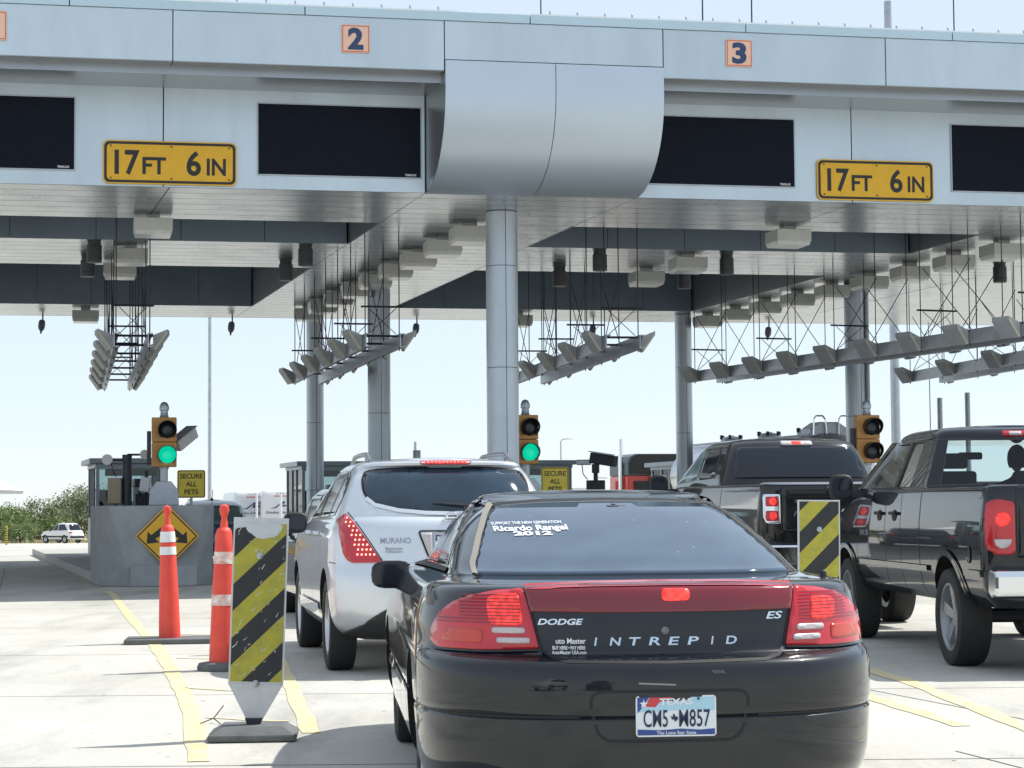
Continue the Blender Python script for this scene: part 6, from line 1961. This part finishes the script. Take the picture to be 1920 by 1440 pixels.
    MB().tube((-.7, 1.15, .395), (.7, 1.15, .395), .06, n=10).build('rear_axle', M_STEEL, e)
    MB().box(-.55, .55, .3, 5.2, .46, .55).build('chassis', M_STEEL, e)
    e.scale = (1, 1, 1.02)
    for s in (-1, 1): mirror_part(e, s * .93, 4.12, 1.45, s, [M_PLAST, M_PLAST], w=.24, h=.25, d=.15, arm=.13, dz=-.06)
    return e
M_SIDEGL = glass_mat('tinted_side_glass', (0.20, 0.25, 0.26), 0.2)
M_RIMD = mat('grey_rim', (0.30, 0.32, 0.34), 0.35, metal=0.8)
black_pickup()

# ================================================================== people
M_SKIN = mat('skin', (0.30, 0.17, 0.11), 0.55)
M_HAIR = mat('dark_hair', (0.012, 0.010, 0.010), 0.7)
M_CLOTH = mat('dark_clothes', (0.03, 0.035, 0.05), 0.85)
def person(label, loc, rz, J, E_, rad, head, cloth=M_CLOTH, kind='person'):
    """J joint dict -> skin modifier body; head = centre"""
    e = empty('person', loc, rz, label, 'person')
    names = list(J)
    me = bpy.data.meshes.new('body')
    me.from_pydata([J[n] for n in names], [(names.index(a), names.index(b)) for a, b in E_], [])
    o = link('body', me, e)
    me.materials.append(cloth)
    sk = o.modifiers.new('skin', 'SKIN')
    if not me.skin_vertices: me.skin_vertices.new(name='')
    for i, n in enumerate(names):
        sv = me.skin_vertices[0].data[i]
        sv.radius = (rad[n], rad[n])
        sv.use_root = (n == 'pelvis')
    sb = o.modifiers.new('sub', 'SUBSURF'); sb.levels = 2; sb.render_levels = 2
    H = Vector(head)
    hd = MB()
    n, m = 18, 14
    for j in range(m + 1):
        t = pi * j / m
        for i in range(n):
            a = 2 * pi * i / n
            x, y, z = .076 * sin(t) * cos(a), .098 * sin(t) * sin(a), .118 * cos(t)
            if z < 0: x *= 1 - .35 * (-z / .118); y *= 1 - .1 * (-z / .118)
            if y > .05 and abs(x) < .02 and -.03 < z < .02: y += .018      # nose
            hd.v.append((H.x + x, H.y + y, H.z + z))
    for j in range(m):
        for i in range(n): hd.f.append([j * n + i, j * n + (i + 1) % n, (j + 1) * n + (i + 1) % n, (j + 1) * n + i]); hd.mi.append(0)
    h_ = hd.build('head', M_SKIN, e, smooth=60)
    hr = MB()
    for j in range(m // 2 + 4):
        t = pi * j / m
        for i in range(n):
            a = 2 * pi * i / n
            k = 1.10
            y = .100 * k * sin(t) * sin(a)
            hr.v.append((H.x + .082 * k * sin(t) * cos(a), H.y - .012 + min(y, .07 if t < 1.2 else .03), H.z + .008 + .122 * k * cos(t)))
    for j in range(m // 2 + 3):
        for i in range(n): hr.f.append([j * n + i, j * n + (i + 1) % n, (j + 1) * n + (i + 1) % n, (j + 1) * n + i]); hr.mi.append(0)
    hr.build('hair', M_HAIR, h_, smooth=60)
    for sx in (-1, 1):
        MB().lathe([(.001, -.006), (.028, -.004), (.028, .006), (.001, .008)], 10, frame((H.x + sx * .078, H.y - .005, H.z - .01), (0, 1, 0), (0, 0, 1), (1, 0, 0))).build('ear', M_SKIN, h_, smooth=60)
        MB().lathe([(.001, -.004), (.010, 0), (.001, .004)], 8, frame((H.x + sx * .03, H.y + .088, H.z + .01), (1, 0, 0), (0, 0, 1), (0, 1, 0))).build('eye', M_HAIR, h_)
    return e
ED = [('pelvis', 'belly'), ('belly', 'chest'), ('chest', 'neck'), ('neck', 'skull'), ('chest', 'shl'), ('shl', 'ell'), ('ell', 'wrl'), ('wrl', 'hdl'), ('chest', 'shr'), ('shr', 'elr'), ('elr', 'wrr'), ('wrr', 'hdr'),
      ('pelvis', 'hil'), ('hil', 'knl'), ('knl', 'anl'), ('anl', 'tol'), ('pelvis', 'hir'), ('hir', 'knr'), ('knr', 'anr'), ('anr', 'tor')]
RD = dict(pelvis=.14, belly=.13, chest=.15, neck=.055, skull=.06, shl=.075, ell=.05, wrl=.036, hdl=.032, shr=.075, elr=.05, wrr=.036, hdr=.032, hil=.10, knl=.065, anl=.045, tol=.04, hir=.10, knr=.065, anr=.045, tor=.04)
# attendant leaning behind the left island block
J = dict(pelvis=(0, 0, .82), belly=(0, .06, .98), chest=(0, .16, 1.14), neck=(0, .24, 1.27), skull=(0, .27, 1.34), shl=(-.18, .17, 1.18), ell=(-.24, .30, .98), wrl=(-.2, .48, .92), hdl=(-.19, .56, .91), shr=(.18, .17, 1.18), elr=(.24, .30, .98), wrr=(.2, .48, .92), hdr=(.19, .56, .91),
         hil=(-.1, 0, .78), knl=(-.11, .04, .45), anl=(-.11, -.02, .07), tol=(-.12, .15, .04), hir=(.1, 0, .78), knr=(.11, .04, .45), anr=(.11, -.02, .07), tor=(.12, .15, .04))
person('person with dark hair, only the head visible behind the left island', (-6.72, 39.9, 0.0), radians(20), J, ED, RD, (0, .28, 1.43))
# driver and passenger heads seen through the black pickup's rear glass
Rz = Matrix.Rotation(radians(3.8), 4, 'Z')
J2 = dict(pelvis=(0, 0, .0), belly=(0, -.06, .18), chest=(0, -.11, .38), neck=(0, -.10, .53), skull=(0, -.08, .60), shl=(-.19, -.10, .42), ell=(-.25, .10, .22), wrl=(-.15, .32, .28), hdl=(-.11, .40, .33), shr=(.19, -.10, .42), elr=(.25, .10, .22), wrr=(.15, .32, .28), hdr=(.11, .40, .33),
          hil=(-.12, .05, .0), knl=(-.14, .45, .05), anl=(-.13, .62, -.32), tol=(-.13, .78, -.36), hir=(.12, .05, .0), knr=(.14, .45, .05), anr=(.13, .62, -.32), tor=(.13, .78, -.36))
p = Rz @ Vector((.30, 3.40, 0))
person('person in dark clothes sitting in the black pickup at the right edge', (4.62 + p.x, 15.55 + p.y, 1.02), radians(3.8), J2, ED, RD, (0, -.06, .70))

# ================================================================== buses, trucks behind
M_BUSW = mat('bus_white', (0.62, 0.63, 0.64), 0.35, coat=.5, noise=.04, nscale=.6)
M_BUSL = mat('bus_navy', (0.03, 0.04, 0.14), 0.5)
M_BUSR = mat('bus_red', (0.45, 0.05, 0.05), 0.5)
def bus(x, y, rz, label, words):
    e = empty('coach_bus', (x, y, gz(y)), rz, label, 'bus', 'white coaches beyond the toll lanes')
    T = (.35, 4.0, .5, 4.0)
    S = [(.35, 1.18, .15, 12, *T), (.5, 1.27, .0, 12.1, *T), (1.2, 1.28, -.02, 12.1, *T), (2.4, 1.28, .03, 12.1, *T), (3.2, 1.25, .10, 12.0, *T), (3.5, 1.18, .2, 11.9, *T), (3.64, 1.0, .4, 11.7, *T), (3.68, .7, .8, 11.3, *T)]
    V, Fc = shell(S, 0.15, crown=.03)
    me = to_mesh('body', V, Fc, [M_BUSW, M_ARCH], 46)
    bv = bvh_of(me)
    link('body', me, e)
    sw = [(-.72, 2.42), (-.42, 2.45), (-.05, 2.62), (.14, 2.80), (.28, 2.84), (.30, 2.78), (.10, 2.56), (.16, 2.55), (.50, 2.66), (.78, 2.70), (.40, 2.56), (.16, 2.46), (-.10, 2.44), (-.02, 2.58), (.12, 2.72), (-.10, 2.60), (-.35, 2.40)]
    panel(bv, [(-.75, 2.40), (-.40, 2.46), (-.08, 2.70), (.14, 2.86), (.30, 2.88), (.32, 2.80), (.14, 2.60), (.42, 2.64), (.85, 2.74), (.45, 2.56), (.12, 2.48), (-.02, 2.52), (.14, 2.74), (-.06, 2.62), (-.34, 2.40)], 'rear', 'swoosh', M_BUSL, e, .02, .08)
    panel(bv, [(-.10, 2.63), (.10, 2.78), (.02, 2.66)], 'rear', 'swoosh_accent', M_BUSR, e, .03, .08)
    panel(bv, [(-.42, 3.20), (.42, 3.20), (.42, 3.26), (-.42, 3.26)], 'rear', 'route_strip', M_BUSR, e, .02, .1)
    ctext(bv, words, 0, 2.12, .17, 'rear', 'lettering', M_BUSL, e, w=2.0, bold=.01, shear=.25, off=.03)
    for k in range(3): panel(bv, [(-.62, 1.72 - .11 * k), (.62, 1.72 - .11 * k), (.62, 1.66 - .11 * k), (-.62, 1.66 - .11 * k)], 'rear', 'grille_slot', M_BLACK, e, .02, .12)
    panel(bv, round_poly([(-.6, 1.05), (.6, 1.05), (.6, 1.30), (-.6, 1.30)], .05), 'rear', 'engine_hatch', M_FIX, e, .02, .12)
    panel(bv, [(-1.15, .5), (1.15, .5), (1.15, .85), (-1.15, .85)], 'rear', 'rear_bumper', M_GALV, e, .04, .12)
    for sg in (-1, 1):
        panel(bv, round_poly([(sg * 1.0, 1.0), (sg * 1.18, 1.0), (sg * 1.18, 1.5), (sg * 1.0, 1.5)], .04), 'rear', 'tail_light', M_REDLENS, e, .02, .1)
        for k in range(6): panel(bv, [(1.2 + 1.7 * k, 1.9), (2.8 + 1.7 * k, 1.9), (2.8 + 1.7 * k, 2.9), (1.2 + 1.7 * k, 2.9)], 'left' if sg < 0 else 'right', 'side_window', M_TGLASS, e, .01, .2)
        for yy in (3.0, 4.3, 9.6): wheel(e, sg * 1.08, yy, .52, .3, .3, sg)
    for k in range(3): MB().box(-.2 + .2 * k - .03, -.2 + .2 * k + .03, .12, .2, 3.42, 3.47).build('marker_lamp', M_BLACK, e)
    return e
bus(-18.1, 141.0, radians(12), 'white coach on the left, partly behind the blue grey sedan', 'Omnibus de Mexicanos')
bus(-15.85, 138.5, radians(12), 'white coach on the right with readable lettering', 'Omnibus Mexicanos')

# green truck behind the white off-roader
e = empty('flatbed_truck', (-37.9, 194.0, gz(194)), radians(35), 'dark green truck half hidden behind the left island', 'truck')
M_GRN = paint('dark_green_paint', (0.012, 0.05, 0.042), 0.0, 0.4)
V, Fc = shell([(.7, .95, 0, 2.6, .2, 4, .4, 3), (1.3, 1.0, 0, 2.6, .2, 4, .4, 3), (1.5, .98, .05, 1.8, .2, 4, .4, 3), (2.2, .85, .2, 1.4, .2, 4, .4, 3), (2.35, .6, .3, 1.2, .2, 4, .3, 3)], .12, crown=.03)
me = to_mesh('cab', V, Fc, [M_GRN], 46); bv = bvh_of(me); link('cab', me, e)
panel(bv, round_poly([(-.65, 1.6), (.65, 1.6), (.6, 2.1), (-.6, 2.1)], .06), 'rear', 'rear_window', M_TGLASS, e, .01, .12)
panel(bv, round_poly([(.4, 1.6), (1.5, 1.6), (1.2, 2.1), (.45, 2.1)], .06), 'left', 'side_window', M_TGLASS, e, .01, .12)
MB().box(-1.05, 1.05, -3.2, -.1, .9, 1.25).build('bed', M_GRN, e, bevel=.03)
MB().box(-1.0, 1.0, -3.4, -3.2, .55, .85).build('rear_bumper', M_CHROME, e, bevel=.03)
for yy in (-2.2, 1.9):
    for s in (-1, 1): wheel(e, s * .85, yy, .45, .28, .25, s)

# red tractor unit with exhaust stack
e = empty('truck_tractor', (5.2, 72.0, gz(72)), radians(14), 'red lorry tractor with grey rounded top and exhaust stack, behind the dark pickup', 'truck')
M_RED = paint('red_truck_paint', (0.50, 0.045, 0.03), 0.0, 0.4)
M_TARP = mat('grey_roof_fairing', (0.10, 0.13, 0.15), 0.5, noise=.08, nscale=2)
MB().box(-1.18, 1.18, 0.0, 2.2, 1.2, 2.55).build('sleeper', M_RED, e, bevel=.06)
pr2 = [(-1.18, 2.552), (1.18, 2.552), (1.18, 3.0), (1.08, 3.22), (.85, 3.32), (-.85, 3.32), (-1.08, 3.22), (-1.18, 3.0)]
MB().prism(pr2, .02, 2.2, 'xzy').build('roof_fairing', M_TARP, e, bevel=.03)
MB().prism([(a * .93, b - .02 if b > 2.6 else b + .05) for a, b in pr2], -.03, .015, 'xzy').build('rear_panel', M_BLACK, e)
MB().box(-.95, .95, -.06, -.003, 1.3, 2.35).build('rear_wall', M_BLACK, e)
MB().tube((-1.27, .5, .9), (-1.27, .5, 3.85), .085, n=14).build('exhaust_stack', M_CHROME, e, smooth=40)
MB().box(-.5, .5, -5.5, 0, .85, 1.1).build('chassis', M_STEEL, e)
for sx in (-1, 1):
    mb = MB().box(sx * 1.62 - .09, sx * 1.62 + .09, 2.6, 2.68, 1.75, 2.4)
    o = mb.build('mirror', M_PLAST, e, bevel=.03)
    MB().path([(sx * 1.18, 2.5, 2.5), (sx * 1.62, 2.6, 2.52), (sx * 1.62, 2.62, 2.4)], .02, 6).build('mirror_arm', M_CHROME, o)
    MB().path([(sx * 1.62, 2.6, 2.52), (sx * 1.62, 2.6, 2.95)], .01, 6).build('mirror_aerial', M_STEEL, o)
    for yy in (-4.4, -3.1, 2.6): wheel(e, sx * 1.02, yy, .5, .3, .3, sx)
MB().box(-.35, -.05, -.3, -.06, 2.2, 2.62).build('air_tank', M_GALV, e, bevel=.03)
MB().lathe([(.001, 0), (.06, .02), (.06, .1)], 12, frame((-.3, -.06, 2.5), (1, 0, 0), (0, 0, 1), (0, -1, 0))).build('work_lamp', M_LENS, e)

# silver tanker
e = empty('tanker_truck', (8.05, 50.5, 0), radians(15.8), 'silver tanker trailer with hatches and hand rails, above the dark pickup roof', 'truck')
M_TANK = mat('polished_tank', (0.62, 0.64, 0.66), 0.22, metal=.85, noise=.05, nscale=2)
tk = MB()
n = 32
for y, k in ((0, .05), (0.02, .75), (.12, .93), (.35, 1.0), (8.6, 1.0), (8.85, .93), (8.97, .75), (9.0, .05)):
    for i in range(n):
        a = 2 * pi * i / n
        tk.v.append((1.22 * k * cos(a), y, 2.16 + .95 * k * sin(a)))
for j in range(7):
    for i in range(n): tk.f.append([j * n + i, j * n + (i + 1) % n, (j + 1) * n + (i + 1) % n, (j + 1) * n + i]); tk.mi.append(0)
tk.build('tank', M_TANK, e, smooth=50)
for yy in (1.6, 4.2, 6.9):
    h_ = MB().lathe([(.30, 3.06), (.30, 3.19), (.26, 3.22), (.10, 3.25)], 18, Matrix.Translation((0, yy, 0))).build('hatch', M_GALV, e, smooth=40)
    for k in range(6):
        a = pi * k / 3
        MB().box(.30 * cos(a) - .03, .30 * cos(a) + .03, yy + .30 * sin(a) - .03, yy + .30 * sin(a) + .03, 3.16, 3.28).build('hatch_clamp', M_STEEL, h_)
MB().prism([(-.55, 2.95), (.55, 2.95), (.50, 3.22), (.25, 3.38), (-.25, 3.38), (-.50, 3.22)], .35, .95, 'xzy').build('end_cowl', M_GALV, e, bevel=.02)
for sx in (-.30, .38):
    MB().path([(sx - .16, .3, 3.05), (sx - .14, .3, 3.44), (sx - .08, .3, 3.53), (sx + .10, .3, 3.53), (sx + .17, .3, 3.44), (sx + .2, .3, 3.05)], .02, 8).build('hand_rail', M_CHROME, e)
for sx in (-1, 1):
    MB().tube((sx * .55, .4, 3.05), (sx * .55, 8.6, 3.05), .03, n=8).build('walkway_rail', M_GALV, e)
    MB().box(sx * .85 - .05, sx * .85 + .05, .3, 8.6, .8, 1.2).build('chassis', M_STEEL, e)
    for yy in (.9, 2.1, 7.6): wheel(e, sx * .98, yy, .5, .3, .3, sx)

# white box lorry far behind the second sign
e = empty('box_lorry', (4.4, 150.0, gz(150)), radians(10), 'white box lorry far off between the second sign and the camera', 'truck')
MB().box(-1.25, 1.25, 0, 7, .9, 3.9).build('box', M_BUSW, e, bevel=.03)
MB().box(-1.2, 1.2, -.015, -.002, 1.0, 3.8).build('rear_doors', M_WHITE, e)
MB().box(-.02, .02, -.03, -.016, 1.0, 3.8).build('door_gap', M_SEAM, e)
MB().box(-1.2, 1.2, 7.1, 9.0, .6, 2.7).build('cab', M_BUSW, e, bevel=.08)
for sx in (-1, 1):
    for yy in (1.6, 8.0): wheel(e, sx * 1.0, yy, .48, .28, .28, sx)
